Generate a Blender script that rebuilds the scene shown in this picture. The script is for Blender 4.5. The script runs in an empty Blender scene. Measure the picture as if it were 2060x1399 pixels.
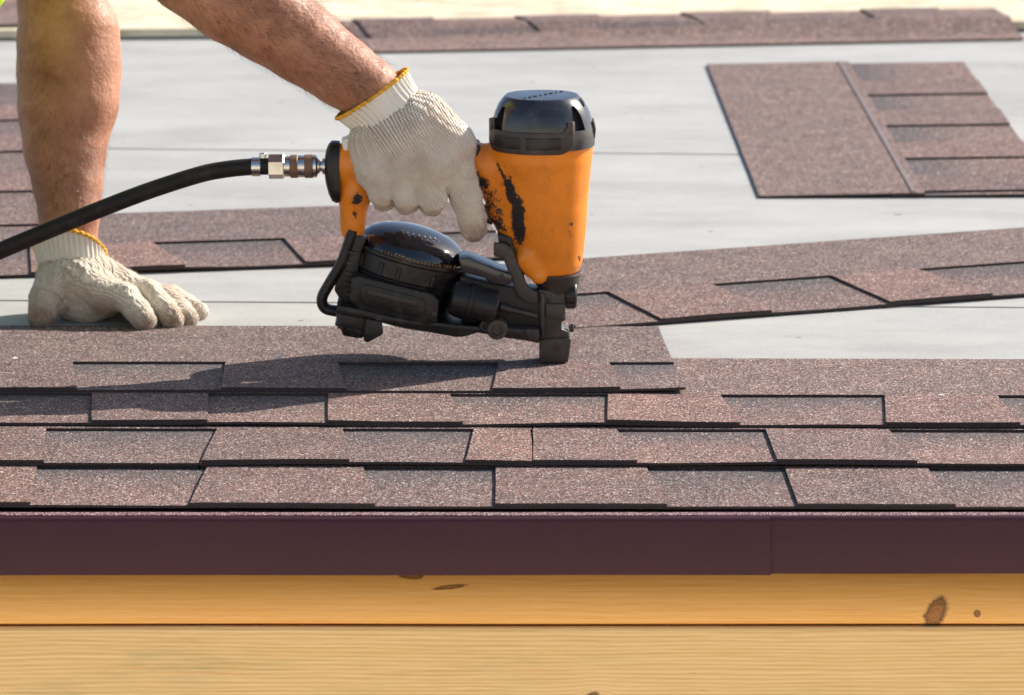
import bpy, bmesh, math, random
import numpy as np
from mathutils import Vector, Matrix
from mathutils import noise as mnoise

random.seed(7)
rng = np.random.default_rng(11)
SC = bpy.context.scene
COL = SC.collection
PI = math.pi

# ------------------------------------------------------------------ camera
CAMZ = 3.3
F = 10000.0                      # focal length, in pixels of a 2060-wide picture
CX, CY = 1030.0, 699.5
CAM = Vector((0, 0, CAMZ))
cd = bpy.data.cameras.new('camera')
cd.lens = 36.0 * F / 2060.0
cd.sensor_width = 36.0
cd.clip_end = 3000
cd.dof.use_dof = True
cd.dof.aperture_fstop = 14.0
cd.dof.focus_distance = 4.36
co = bpy.data.objects.new('camera', cd)
COL.objects.link(co)
co.location = CAM
co.rotation_euler = (PI/2, 0, 0)
SC.camera = co

# ------------------------------------------------------------------ sky, sun, exposure
SUN = Vector((0.71, 0.33, 0.62)).normalized()        # towards the sun
w = bpy.data.worlds.new('World'); SC.world = w; w.use_nodes = True
wn = w.node_tree.nodes; wl = w.node_tree.links
sky = wn.new('ShaderNodeTexSky'); sky.sky_type = 'NISHITA'; sky.sun_disc = False
sky.sun_elevation = math.asin(SUN.z)
sky.sun_rotation = math.atan2(SUN.x, SUN.y)
sky.air_density = 1.0; sky.dust_density = 1.5; sky.ozone_density = 1.0
wn['Background'].inputs[1].default_value = 0.092
wl.new(sky.outputs[0], wn['Background'].inputs[0])
sd = bpy.data.lights.new('sun', 'SUN'); sd.energy = 4.4; sd.angle = math.radians(0.53); sd.color = (1.0, 0.93, 0.83)
so = bpy.data.objects.new('sun', sd); COL.objects.link(so)
so.rotation_euler = (-SUN).to_track_quat('-Z', 'Y').to_euler()
so.location = SUN * 20
SC.view_settings.view_transform = 'Standard'
SC.view_settings.look = 'None'
SC.view_settings.exposure = 0.98
SC.view_settings.gamma = 1.0
SC.view_settings.use_curve_mapping = False

# ------------------------------------------------------------------ the roof's own frame: u along the eave, v up the slope, w out of it
TP = 0.21
PT = math.atan(TP)
EU = Vector((1, 0, 0)); EV = Vector((0, math.cos(PT), math.sin(PT))); EN = Vector((0, -math.sin(PT), math.cos(PT)))
def ray(px, py): return Vector(((px-CX)/F, 1.0, -(py-CY)/F))
E0 = CAM + ray(1030, 1020) * 4.132
def R(u, v, w=0.0): return E0 + EU*u + EV*v + EN*w
def roof_uv(px, py, w=0.0):
    d = ray(px, py); t = (E0 + EN*w - CAM).dot(EN) / d.dot(EN)
    q = CAM + d*t - E0
    return q.dot(EU), q.dot(EV)
def PV(px, py, v):                 # a point standing on the cross-section plane at slope distance v
    d = ray(px, py); t = (E0 + EV*v - CAM).dot(EV) / d.dot(EV)
    return CAM + d*t
def mpp(p): return (p.y - CAM.y) / F       # metres per picture pixel at a point's distance

# ------------------------------------------------------------------ helpers
def tag(o, label=None, cat=None, group=None, kind=None):
    if label: o['label'] = label
    if cat: o['category'] = cat
    if group: o['group'] = group
    if kind: o['kind'] = kind
    return o
def empty(name, loc):
    o = bpy.data.objects.new(name, None); COL.objects.link(o); o.location = loc; o.empty_display_size = 0.05
    return o
def link(name, me, mat, parent=None, smooth=False, origin=None):
    """mesh in world coordinates -> object whose origin sits at the mesh's own base"""
    n = len(me.vertices)
    a = np.empty(n*3, np.float32); me.vertices.foreach_get('co', a); a = a.reshape(-1, 3)
    if origin is None:
        c = Vector(((a[:,0].min()+a[:,0].max())/2, (a[:,1].min()+a[:,1].max())/2, a[:,2].min()))
    else: c = Vector(origin)
    a -= np.array(c, np.float32)
    me.vertices.foreach_set('co', a.ravel()); me.update()
    o = bpy.data.objects.new(name, me); COL.objects.link(o)
    if mat: me.materials.append(mat)
    if smooth: me.polygons.foreach_set('use_smooth', [True]*len(me.polygons))
    o.location = c
    if parent:
        o.parent = parent
        pl = parent.location.copy(); q = parent.parent
        while q: pl += q.location; q = q.parent
        o.location = c - pl
    return o
def mesh(vs, fs, name='m'):
    me = bpy.data.meshes.new(name); me.from_pydata([tuple(v) for v in vs], [], fs); me.update(); return me
def fix_normals(me):
    bm = bmesh.new(); bm.from_mesh(me); bmesh.ops.recalc_face_normals(bm, faces=bm.faces); bm.to_mesh(me); bm.free(); return me
def bevelled(me, wd, seg=2, ang=0.5):
    bm = bmesh.new(); bm.from_mesh(me)
    bmesh.ops.recalc_face_normals(bm, faces=bm.faces)
    es = [e for e in bm.edges if len(e.link_faces) == 2 and e.calc_face_angle(0) > ang]
    bmesh.ops.bevel(bm, geom=es, offset=wd, segments=seg, profile=0.5, affect='EDGES', clamp_overlap=True)
    bm.to_mesh(me); bm.free(); return me
def prism(poly, c0, c1, v0, wd=0.0015, seg=2):
    """outline in picture pixels on the plane v0, given real thickness from v0+c0 to v0+c1"""
    n = len(poly); A = [PV(x, y, v0 + c0) for x, y in poly]
    vs = A + [p + EV*(c1-c0) for p in A]
    fs = [tuple(range(n)), tuple(range(2*n-1, n-1, -1))] + [(i, n+i, n+(i+1) % n, (i+1) % n) for i in range(n)]
    me = fix_normals(mesh(vs, fs))
    return bevelled(me, wd, seg) if wd else me
def loft(rings, cap0=True, cap1=True):
    n = len(rings[0]); vs = [p for r in rings for p in r]; fs = []
    for k in range(len(rings)-1):
        for i in range(n):
            j = (i+1) % n; fs.append((k*n+i, k*n+j, (k+1)*n+j, (k+1)*n+i))
    if cap0: fs.append(tuple(range(n-1, -1, -1)))
    if cap1: fs.append(tuple(range((len(rings)-1)*n, len(rings)*n)))
    return fix_normals(mesh(vs, fs))
def ring(c, ax, ay, rx, ry, n=48, e=2.0):
    out = []
    for i in range(n):
        t = 2*PI*i/n; cs, sn = math.cos(t), math.sin(t)
        x = math.copysign(abs(cs)**(2/e), cs); y = math.copysign(abs(sn)**(2/e), sn)
        out.append(c + ax*(rx*x) + ay*(ry*y))
    return out
def catmull(P, m=8):
    out = []; P = [P[0]*2-P[1]] + list(P) + [P[-1]*2-P[-2]]
    for i in range(1, len(P)-2):
        a, b, c, d = P[i-1], P[i], P[i+1], P[i+2]
        for k in range(m):
            t = k/m
            out.append((b*2 + (c-a)*t + (a*2-b*5+c*4-d)*t*t + (b*3-a-c*3+d)*t**3)*0.5)
    out.append(P[-2]); return out
def tube(path, r, n=16, flat=1.0):
    rings = []; up = Vector((0, 0, 1))
    for i, p in enumerate(path):
        t = (path[min(i+1, len(path)-1)] - path[max(i-1, 0)]).normalized()
        a = t.cross(EV if abs(t.dot(EV)) < 0.9 else EN).normalized(); b = t.cross(a).normalized()
        rr = r[i] if isinstance(r, (list, tuple)) else r
        rings.append(ring(p, a, b, rr, rr*flat, n))
    return loft(rings)
def turned(path_axis, prof, n=32):
    """lathe: points along an axis (origin, direction) with (distance, radius) pairs"""
    o, d = path_axis; a = d.cross(EV if abs(d.dot(EV)) < 0.9 else EN).normalized(); b = d.cross(a).normalized()
    return loft([ring(o + d*s, a, b, r, r, n) for s, r in prof])
def join(meshes):
    bm = bmesh.new()
    for m in meshes: bm.from_mesh(m)
    me = bpy.data.meshes.new('j'); bm.to_mesh(me); bm.free(); return me
def shade(o, ang=0.6):
    me = o.data
    me.polygons.foreach_set('use_smooth', [True]*len(me.polygons))
    me.set_sharp_from_angle(angle=ang)
    return o

# ------------------------------------------------------------------ implicit surfaces (smooth bodies, hands, cast housings)
class Field:
    def __init__(s, lo, hi, h):
        s.h = h; s.lo = np.array(lo) - 3*h
        s.n = np.ceil((np.array(hi) + 3*h - s.lo)/h).astype(int) + 1
        s.F = np.full(s.n, 0.2, np.float32)
    def sub(s, a, b):
        i0 = np.clip(np.floor((a - s.lo)/s.h).astype(int), 0, s.n-1); i1 = np.clip(np.ceil((b - s.lo)/s.h).astype(int)+1, 1, s.n)
        return i0, i1
    def grid(s, i0, i1):
        ax = [(s.lo[k] + s.h*np.arange(i0[k], i1[k])).astype(np.float32) for k in range(3)]
        return ax[0][:, None, None], ax[1][None, :, None], ax[2][None, None, :]
    def cone(s, p, q, r0, r1, k, pad=0.0):
        p = np.array(p); q = np.array(q); m = max(r0, r1) + k*1.5 + s.h*3
        i0, i1 = s.sub(np.minimum(p, q)-m, np.maximum(p, q)+m)
        X, Y, Z = s.grid(i0, i1); d = q-p; L = max(float(d@d), 1e-12)
        t = np.clip(((X-p[0])*d[0] + (Y-p[1])*d[1] + (Z-p[2])*d[2])/L, 0, 1)
        D = np.sqrt((X-p[0]-t*d[0])**2 + (Y-p[1]-t*d[1])**2 + (Z-p[2]-t*d[2])**2) - (r0 + (r1-r0)*t)
        sl = tuple(slice(i0[j], i1[j]) for j in range(3))
        G = s.F[sl]; hh = np.clip(0.5 + 0.5*(G-D)/k, 0, 1)
        s.F[sl] = G + (D-G)*hh - k*hh*(1-hh)
    def func(s, fn, a, b, k):
        i0, i1 = s.sub(np.array(a), np.array(b)); X, Y, Z = s.grid(i0, i1); D = fn(X, Y, Z)
        sl = tuple(slice(i0[j], i1[j]) for j in range(3)); G = s.F[sl]; hh = np.clip(0.5 + 0.5*(G-D)/k, 0, 1)
        s.F[sl] = G + (D-G)*hh - k*hh*(1-hh)
    def merge(s, o, k):
        G, D = s.F, o.F; hh = np.clip(0.5 + 0.5*(G-D)/k, 0, 1); s.F = G + (D-G)*hh - k*hh*(1-hh)
    def mesh(s):
        Fg = s.F; nx, ny, nz = Fg.shape; ins = Fg < 0
        c = np.zeros((nx-1, ny-1, nz-1), np.int8)
        cor = [(a, b, d) for a in (0, 1) for b in (0, 1) for d in (0, 1)]
        for a, b, d in cor: c += ins[a:nx-1+a, b:ny-1+b, d:nz-1+d]
        act = (c > 0) & (c < 8); cells = np.argwhere(act)
        idx = np.full(c.shape, -1, np.int64); idx[act] = np.arange(len(cells))
        S = np.zeros((len(cells), 3)); N = np.zeros(len(cells))
        for a in cor:
            for ax in range(3):
                if a[ax]: continue
                b = list(a); b[ax] = 1
                fa = Fg[cells[:,0]+a[0], cells[:,1]+a[1], cells[:,2]+a[2]]; fb = Fg[cells[:,0]+b[0], cells[:,1]+b[1], cells[:,2]+b[2]]
                m = (fa < 0) != (fb < 0)
                t = fa[m]/(fa[m]-fb[m]); pt = np.tile(np.array(a, float), (int(m.sum()), 1)); pt[:, ax] += t
                S[m] += pt; N[m] += 1
        V = s.lo + s.h*(cells + S/N[:, None]); quads = []
        for ax in range(3):
            sl0 = [slice(1, -1)]*3; sl0[ax] = slice(0, -1); sl1 = [slice(1, -1)]*3; sl1[ax] = slice(1, None)
            A = ins[tuple(sl0)]; B = ins[tuple(sl1)]
            P = np.argwhere(A != B); flip = A[A != B]
            off = np.array([1, 1, 1]); off[ax] = 0; P = P + off
            o1 = np.zeros(3, int); o1[(ax+1) % 3] = 1; o2 = np.zeros(3, int); o2[(ax+2) % 3] = 1
            ok = np.all(P < np.array(c.shape), axis=1); P = P[ok]; flip = flip[ok]
            g = lambda Q: idx[Q[:,0], Q[:,1], Q[:,2]]
            q = np.stack([g(P-o1-o2), g(P-o2), g(P), g(P-o1)], 1)
            q[~flip] = q[~flip][:, ::-1]; quads.append(q)
        Q = np.concatenate(quads); Q = Q[np.all(Q >= 0, axis=1)]
        me = bpy.data.meshes.new('sdf'); me.from_pydata(V.tolist(), [], Q.tolist()); me.update()
        return me, V

# ------------------------------------------------------------------ materials
class G:
    def __init__(s, name):
        s.m = bpy.data.materials.new(name); s.m.use_nodes = True; s.t = s.m.node_tree
        s.b = s.t.nodes['Principled BSDF']; s.geo = None
    def n(s, ty, ins=None, **kw):
        x = s.t.nodes.new('ShaderNode'+ty)
        for k, v in kw.items(): setattr(x, k, v)
        for k, v in (ins or {}).items(): s.put(x, k, v)
        return x
    def put(s, x, k, v):
        sock = x.inputs[k]
        if hasattr(v, 'outputs'): s.t.links.new(v.outputs[0], sock)
        elif isinstance(v, bpy.types.NodeSocket): s.t.links.new(v, sock)
        else:
            if isinstance(v, (tuple, list)) and len(v) == 3 and sock.type == 'RGBA': v = (*v, 1)
            sock.default_value = v
    def pos(s):
        if not s.geo: s.geo = s.n('NewGeometry')
        return s.geo.outputs['Position']
    def map(s, sc=(1,1,1), vec=None, loc=(0,0,0), rot=(0,0,0)):
        return s.n('Mapping', {'Vector': vec or s.pos(), 'Scale': sc, 'Location': loc, 'Rotation': rot}).outputs[0]
    def noise(s, scale, detail=2, rough=0.5, vec=None, dist=0.0):
        return s.n('TexNoise', {'Vector': vec or s.pos(), 'Scale': scale, 'Detail': detail, 'Roughness': rough, 'Distortion': dist}).outputs[0]
    def math(s, op, a, b=0.0, c=0.0, clamp=False):
        x = s.n('Math', operation=op); x.use_clamp = clamp
        s.put(x, 0, a); s.put(x, 1, b); s.put(x, 2, c); return x.outputs[0]
    def ramp(s, fac, stops, interp='LINEAR'):
        x = s.n('ValToRGB', {'Fac': fac}); r = x.color_ramp; r.interpolation = interp
        while len(r.elements) < len(stops): r.elements.new(0.5)
        for e, (p, c) in zip(r.elements, stops): e.position = p; e.color = (*c, 1) if len(c) == 3 else c
        return x.outputs[0]
    def mix(s, fac, a, b, blend='MIX'):
        x = s.n('Mix', data_type='RGBA', blend_type=blend)
        s.put(x, 0, fac); s.put(x, 6, a); s.put(x, 7, b); return x.outputs[2]
    def range(s, v, a, b, c=0.0, d=1.0):
        return s.n('MapRange', {0: v, 1: a, 2: b, 3: c, 4: d}).outputs[0]
    def bump(s, h, strength, dist, normal=None):
        ins = {'Height': h, 'Strength': strength, 'Distance': dist}
        if normal: ins['Normal'] = normal
        return s.n('Bump', ins).outputs[0]
    def out(s, col=None, rough=None, normal=None, **kw):
        if col is not None: s.put(s.b, 'Base Color', col)
        if rough is not None: s.put(s.b, 'Roughness', rough)
        if normal is not None: s.put(s.b, 'Normal', normal)
        for k, v in kw.items(): s.put(s.b, k.replace('_', ' '), v)
        return s.m
    def attr(s, name): return s.n('Attribute', attribute_name=name)

def granules(name, tint, pale, banded=False):
    g = G(name)
    vo = g.n('TexVoronoi', {'Vector': g.pos(), 'Scale': 800.0, 'Randomness': 1.0})
    sep = g.n('SeparateColor', {0: vo.outputs['Color']})
    big = g.noise(26, 3, 0.6); mid = g.noise(190, 2, 0.6)
    tr, tg, tb = tint
    col = g.ramp(sep.outputs[0], [(0, (0.028, 0.022, 0.024)), (0.16, (0.085*tr, 0.055*tg, 0.052*tb)), (0.36, (0.19*tr, 0.115*tg, 0.098*tb)),
        (0.58, (0.26*tr, 0.165*tg, 0.142*tb)), (0.76, (0.25*tr, 0.205*tg, 0.19*tb)), (0.9, (0.40*pale, 0.35*pale, 0.325*pale)), (0.975, (0.62, 0.58, 0.54))], 'CONSTANT')
    col = g.mix(0.4, col, g.ramp(mid, [(0.3, (0.6, 0.6, 0.6)), (0.7, (1.45, 1.4, 1.4))]), 'MULTIPLY')
    col = g.mix(0.6, col, g.ramp(big, [(0.3, (0.68, 0.68, 0.70)), (0.7, (1.28, 1.2, 1.15))]), 'MULTIPLY')
    rnd = g.n('ObjectInfo').outputs['Random']
    col = g.mix(1.0, col, g.ramp(rnd, [(0, (0.84, 0.85, 0.88)), (0.5, (1.0, 0.98, 0.97)), (1, (1.16, 1.07, 1.02))]), 'MULTIPLY')
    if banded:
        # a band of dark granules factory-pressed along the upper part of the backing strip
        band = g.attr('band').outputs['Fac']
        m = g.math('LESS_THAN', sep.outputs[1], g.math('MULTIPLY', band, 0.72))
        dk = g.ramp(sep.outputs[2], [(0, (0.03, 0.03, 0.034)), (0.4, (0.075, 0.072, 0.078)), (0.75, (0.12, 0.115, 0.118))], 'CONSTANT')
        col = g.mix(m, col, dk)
    nb = g.bump(vo.outputs['Distance'], 0.55, 0.0009)
    nb = g.bump(mid, 0.35, 0.0012, nb)
    return g.out(col, 0.85, nb, Specular_IOR_Level=0.35)

M = {}
M['tab'] = granules('tab_granules', (0.90, 0.80, 0.76), 0.92)
g = G('sealant'); M['seal'] = g.out(g.mix(g.noise(300, 3), (0.13, 0.095, 0.085), (0.22, 0.175, 0.16)), 0.6)
M['head'] = granules('headlap_granules', (0.83, 0.82, 0.80), 0.92)
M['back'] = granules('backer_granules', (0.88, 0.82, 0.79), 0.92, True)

g = G('bitumen_edge'); M['bitumen'] = g.out(g.mix(g.noise(900, 2), (0.012, 0.009, 0.009), (0.07, 0.045, 0.042)), 0.8, g.bump(g.noise(700, 2), 0.6, 0.001))

g = G('grey_underlay_board')
st = g.noise(3.0, 6, 0.65, g.map((1.0, 3.0, 3.0), rot=(0, 0, 0.03))); fn = g.noise(420, 3, 0.7); bl = g.noise(7, 6, 0.72)
c = g.ramp(st, [(0.3, (0.31, 0.305, 0.292)), (0.52, (0.375, 0.37, 0.354)), (0.75, (0.42, 0.415, 0.397))])
c = g.mix(0.5, c, g.ramp(bl, [(0.3, (0.74, 0.75, 0.75)), (0.7, (1.1, 1.09, 1.07))]), 'MULTIPLY')
c = g.mix(0.6, c, g.ramp(fn, [(0.3, (0.8, 0.8, 0.8)), (0.65, (1.1, 1.1, 1.1))]), 'MULTIPLY')
sp = g.noise(60, 2, 0.5); c = g.mix(g.range(sp, 0.72, 0.78), c, (0.2, 0.18, 0.16))
M['grey'] = g.out(c, 0.8, g.bump(fn, 0.25, 0.001))
g = G('board_edge'); M['edge'] = g.out(g.mix(g.noise(300), (0.05, 0.06, 0.06), (0.10, 0.11, 0.11)), 0.9)

g = G('strand_board')
vo = g.n('TexVoronoi', {'Vector': g.map((14, 60, 60), rot=(0, 0, 0.2)), 'Scale': 1.0})
sp_ = g.n('SeparateColor', {0: vo.outputs['Color']})
c = g.ramp(sp_.outputs[0], [(0, (0.50, 0.36, 0.17)), (0.5, (0.66, 0.52, 0.29)), (1, (0.78, 0.68, 0.46))])
M['osb'] = g.out(g.mix(0.3, c, g.noise(50)), 0.7, g.bump(sp_.outputs[1], 0.3, 0.002))

def wood(name, a, b, d, green, knots, ring_sc, ring_w=0.10):
    g = G(name)
    p = g.pos(); sx = g.n('SeparateXYZ', {0: p})
    X, Z = sx.outputs[0], sx.outputs[2]
    warp = g.noise(2.2, 3, 0.55, g.map((1.2, 1, 9)))
    zz = g.math('ADD', Z, g.math('MULTIPLY', g.math('SUBTRACT', warp, 0.5), 0.014))
    km = None
    for (kx, kz, rx, rz, rot) in knots:
        dx = g.math('SUBTRACT', X, kx); dz = g.math('SUBTRACT', Z, kz); cs, sn = math.cos(rot), math.sin(rot)
        a1 = g.math('DIVIDE', g.math('ADD', g.math('MULTIPLY', dx, cs), g.math('MULTIPLY', dz, sn)), rx)
        b1 = g.math('DIVIDE', g.math('SUBTRACT', g.math('MULTIPLY', dz, cs), g.math('MULTIPLY', dx, sn)), rz)
        dd = g.math('SQRT', g.math('ADD', g.math('MULTIPLY', a1, a1), g.math('MULTIPLY', b1, b1)))
        fall = g.math('POWER', 2.718, g.math('MULTIPLY', dd, -0.55))
        zz = g.math('ADD', zz, g.math('MULTIPLY', g.math('MULTIPLY', fall, g.math('SIGN', dz)), -0.012))
        dn = g.math('ADD', dd, g.math('MULTIPLY', g.math('SUBTRACT', g.noise(90, 4, 0.65, g.map((1, 1, 1.8))), 0.5), 1.5))
        k = g.range(dn, 1.15, 0.7)
        rim = g.math('MULTIPLY', g.range(dn, 1.5, 1.05), g.range(dn, 0.6, 1.0))
        kk = (k, rim, dn)
        km = (km or []) + [kk]
    r1 = g.math('SINE', g.math('MULTIPLY', zz, ring_sc))
    f1 = g.noise(9, 5, 0.7, g.map((0.6, 1, 30))); f2 = g.noise(55, 5, 0.75, g.map((0.35, 1, 18)))
    t = g.math('ADD', g.math('MULTIPLY', r1, ring_w), g.math('ADD', g.math('MULTIPLY', f1, 0.55), g.math('MULTIPLY', f2, 0.45)))
    c = g.ramp(t, [(0.25, d), (0.47, b), (0.68, a)])
    c = g.mix(0.45, c, g.ramp(f2, [(0.3, (0.78, 0.74, 0.68)), (0.65, (1.06, 1.06, 1.06))]), 'MULTIPLY')
    if green:
        gm = g.math('MULTIPLY', g.range(g.noise(5, 4, 0.6, g.map((1, 1, 3))), 0.5, 0.72), g.range(g.noise(60, 3, 0.6, g.map((0.4, 1, 4))), 0.35, 0.65))
        c = g.mix(g.math('MULTIPLY', gm, green), c, (0.30, 0.33, 0.14))
        dk = g.range(g.noise(70, 3, 0.6, g.map((0.35, 1, 3.0))), 0.70, 0.78); c = g.mix(g.math('MULTIPLY', dk, 0.6), c, (0.10, 0.06, 0.03))
    for (k, rim, dn) in km or []:
        c = g.mix(g.math('MULTIPLY', k, 0.9), c, g.ramp(g.math('FRACT', g.math('MULTIPLY', dn, 3.0)), [(0, (0.26, 0.10, 0.03)), (0.6, (0.42, 0.17, 0.05)), (1, (0.17, 0.06, 0.02))]))
        c = g.mix(g.math('MULTIPLY', rim, 0.8), c, (0.06, 0.022, 0.01))
    return g.out(c, 0.62, g.bump(t, 0.25, 0.0006), Specular_IOR_Level=0.3)

g = G('plum_coated_steel')
gr = g.noise(1500, 2, 0.6)
c = g.mix(0.5, (0.052, 0.0125, 0.020), g.ramp(g.noise(4, 3), [(0.3, (0.047, 0.011, 0.018)), (0.7, (0.058, 0.015, 0.024))]))
M['plum'] = g.out(g.mix(g.range(g.noise(90, 2, 0.5), 0.80, 0.82), c, (0.2, 0.14, 0.15)), 0.45, g.bump(gr, 0.4, 0.0007), Specular_IOR_Level=0.28)

def plastic(name, col, rough, bumps=0.2, dust=0.42, dustcol=(0.22, 0.19, 0.17), spec=0.5, metal=0.0):
    g = G(name)
    ns = g.noise(55, 4, 0.65); c = g.mix(g.math('MULTIPLY', g.range(ns, 0.5, 0.72), dust), col, dustcol)
    fine = g.noise(240, 3, 0.7); c = g.mix(g.math('MULTIPLY', g.range(fine, 0.66, 0.72), dust*1.4), c, dustcol)
    r = g.math('ADD', rough, g.math('MULTIPLY', g.math('SUBTRACT', ns, 0.5), 0.3))
    return g.out(c, r, g.bump(fine, bumps, 0.0006), Specular_IOR_Level=spec, Metallic=metal)
M['black'] = plastic('black_plastic', (0.010, 0.0085, 0.009), 0.45, 0.2, 0.28, (0.15, 0.115, 0.10), spec=0.4)
M['cap'] = plastic('black_cap_plastic', (0.014, 0.014, 0.018), 0.24, 0.05, 0.14, spec=0.75)
M['gloss'] = plastic('smoked_gloss_plastic', (0.008, 0.008, 0.012), 0.07, 0.0, 0.05, spec=0.7)
M['steel'] = plastic('dark_steel', (0.05, 0.042, 0.038), 0.5, 0.2, 0.3, (0.16, 0.12, 0.10), metal=0.35)
M['latch'] = plastic('latch_plastic', (0.03, 0.022, 0.019), 0.5, 0.25, 0.35, (0.14, 0.10, 0.085))
M['rubber'] = plastic('hose_rubber', (0.012, 0.008, 0.008), 0.6, 0.1, 0.10, spec=0.3)
M['chrome'] = plastic('nickel_plate', (0.62, 0.60, 0.57), 0.24, 0.05, 0.3, (0.25, 0.2, 0.15), metal=1.0)
M['rust'] = plastic('knurled_rusty_brass', (0.20, 0.12, 0.075), 0.6, 0.9, 0.6, (0.09, 0.06, 0.045), metal=0.4)
M['label_white'] = plastic('label_white', (0.75, 0.74, 0.70), 0.5, 0.05, 0.25)
M['label_yellow'] = plastic('label_yellow', (0.72, 0.40, 0.03), 0.5, 0.05, 0.25)
M['mark_grey'] = plastic('mark_grey', (0.14, 0.125, 0.10), 0.6, 0.05, 0.5, (0.05, 0.05, 0.05))
M['chip'] = plastic('chip_white', (0.5, 0.47, 0.43), 0.7, 0.05, 0.1)
M['nails'] = plastic('nail_brass', (0.20, 0.12, 0.05), 0.5, 0.1, 0.6, (0.02, 0.015, 0.01), metal=0.7)

# ------------------------------------------------------------------ ground, wall
g = G('pale_gravel_ground')
M['ground'] = g.out(g.mix(g.noise(3, 6, 0.65), (0.58, 0.49, 0.37), (0.74, 0.65, 0.51)), 0.9, g.bump(g.noise(60, 3), 0.4, 0.02))
S = 1500
tag(link('ground', mesh([(-S,-S,0),(S,-S,0),(S,S,0),(-S,S,0)], [(0,1,2,3)]), M['ground']), kind='structure')

RW = 2.4                                     # half width of the roof
FRONT = R(0, -0.047, 0.003).y                     # front plane of the eave trim
flash_top = R(0, -0.047, 0.003).z
wall_y = FRONT + 0.04
def z_at(py, y): return CAM.z - (py-CY)/F*(y-CAM.y)
def x_at(px, y): return (px-CX)/F*(y-CAM.y)
wall = empty('timber_wall', (0, wall_y+0.05, 0))
tag(wall, 'pale pine plank wall below the dark eave trim', 'wall')
zb = z_at(1258, wall_y); z0 = z_at(1120, wall_y)
kn = [(x_at(1882, wall_y), z_at(1236, wall_y), 0.0062, 0.0115, -0.45), (x_at(905, wall_y), z_at(1182, wall_y), 0.012, 0.0014, 0.12), (x_at(830, wall_y), z_at(1158, wall_y), 0.009, 0.003, 0.0),
      (x_at(1966, wall_y), z_at(1234, wall_y), 0.0022, 0.0025, 0.0)]
M['wood_a'] = wood('warm_pine', (0.92, 0.54, 0.19), (0.90, 0.47, 0.135), (0.84, 0.38, 0.09), 0.0, kn, 1300, 0.05)
kn2 = [(x_at(1195, wall_y), z_at(1404, wall_y), 0.005, 0.004, 0.0)]
M['wood_b'] = wood('treated_pine', (0.93, 0.65, 0.32), (0.89, 0.57, 0.24), (0.80, 0.45, 0.155), 0.5, kn2, 1750, 0.13)
def plank(z_lo, z_hi, y, mat, wav=0.0, lean=0.0):
    n = 60; vs = []; pr = [(0.0, z_lo+0.0), (0, z_hi)]
    b = 0.0035; prof = [(0.05, z_lo), (b, z_lo), (b*0.3, z_lo+b*0.3), (0, z_lo+b)]
    for i in range(1, 9):
        t = i/8; prof.append((lean*max(0, (t-0.12)/0.88)**1.8, z_lo+b + (z_hi-z_lo-2*b)*t))
    prof += [(lean+b*0.3, z_hi-b*0.3), (lean+b, z_hi), (lean+0.05, z_hi)]
    for i in range(n+1):
        x = -RW + 2*RW*i/n
        for dy, z in prof:
            dz = (mnoise.noise(Vector((x*3, z*9, 2)))*wav)
            vs.append((x, y+dy, z+dz))
    m = len(prof); fs = [(i*m+j, (i+1)*m+j, (i+1)*m+(j+1) % m, i*m+(j+1) % m) for i in range(n) for j in range(m)]
    fs += [tuple(range(m)), tuple(range(n*m+m-1, n*m-1, -1))]
    me = fix_normals(mesh(vs, fs)); return me
shade(link('wall_board', plank(zb+0.0007, z0+0.012, wall_y, M['wood_a'], 0.0006, 0.036), M['wood_a'], wall), 0.5)
zt = zb; k = 0
while zt > 0.05:
    zl = max(zt-0.145, 0.0)
    link('wall_board', plank(zl+0.0006, zt-0.0008, wall_y-0.0015+0.002*(k % 2), M['wood_b'], 0.0006), M['wood_b'], wall)
    zt = zl; k += 1

# ------------------------------------------------------------------ the roof
roof = empty('house_roof', R(0, 1.0, -0.02))
tag(roof, 'half-shingled low roof with bare grey boards and dark eave trim', 'roof')
def slab_uv(u0, u1, v0, v1, w0, w1, nu=40, wob=0.0012, slope0=0.0):
    vs = []
    for i in range(nu+1):
        u = u0 + (u1-u0)*i/nu
        a = mnoise.noise(Vector((u*2.1, v0*7, 1)))*wob; b = mnoise.noise(Vector((u*2.1, v1*7, 1)))*wob
        s = slope0*u
        for v, w_ in ((v0+a+s, w0), (v1+b+s, w0), (v1+b+s, w1), (v0+a+s, w1)): vs.append(R(u, v, w_))
    fs = [(i*4+j, (i+1)*4+j, (i+1)*4+(j+1) % 4, i*4+(j+1) % 4) for i in range(nu) for j in range(4)] + [(0,1,2,3), (nu*4+3, nu*4+2, nu*4+1, nu*4)]
    return fix_normals(mesh(vs, fs))
vj = [roof_uv(1030, 612)[1], roof_uv(1030, 307)[1], roof_uv(1030, 70)[1]]
gap = 0.0034
def panel(v0, s0, v1, s1, u0, u1):
    nu = 40; vs = []
    for i in range(nu+1):
        u = u0 + (u1-u0)*i/nu
        a = v0 + s0*u + mnoise.noise(Vector((u*2.3, v0*7, 1)))*0.0008; b = v1 + s1*u + mnoise.noise(Vector((u*2.3, v1*7, 1)))*0.0008
        for v, w_ in ((a, -0.012), (b, -0.012), (b, 0.0), (a, 0.0)): vs.append(R(u, v, w_))
    fs = [(i*4+j, (i+1)*4+j, (i+1)*4+(j+1) % 4, i*4+(j+1) % 4) for i in range(nu) for j in range(4)] + [(0,1,2,3), (nu*4+3, nu*4+2, nu*4+1, nu*4)]
    link('roof_panel', fix_normals(mesh(vs, fs)), M['grey'], roof)
J = [(-0.012, 0.0), (vj[0], (roof_uv(2060, 618)[1]-roof_uv(0, 605)[1])/0.93), (vj[1], (roof_uv(2060, 316)[1]-roof_uv(0, 298)[1])/1.15), (vj[2]+0.2, 0.0)]
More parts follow.
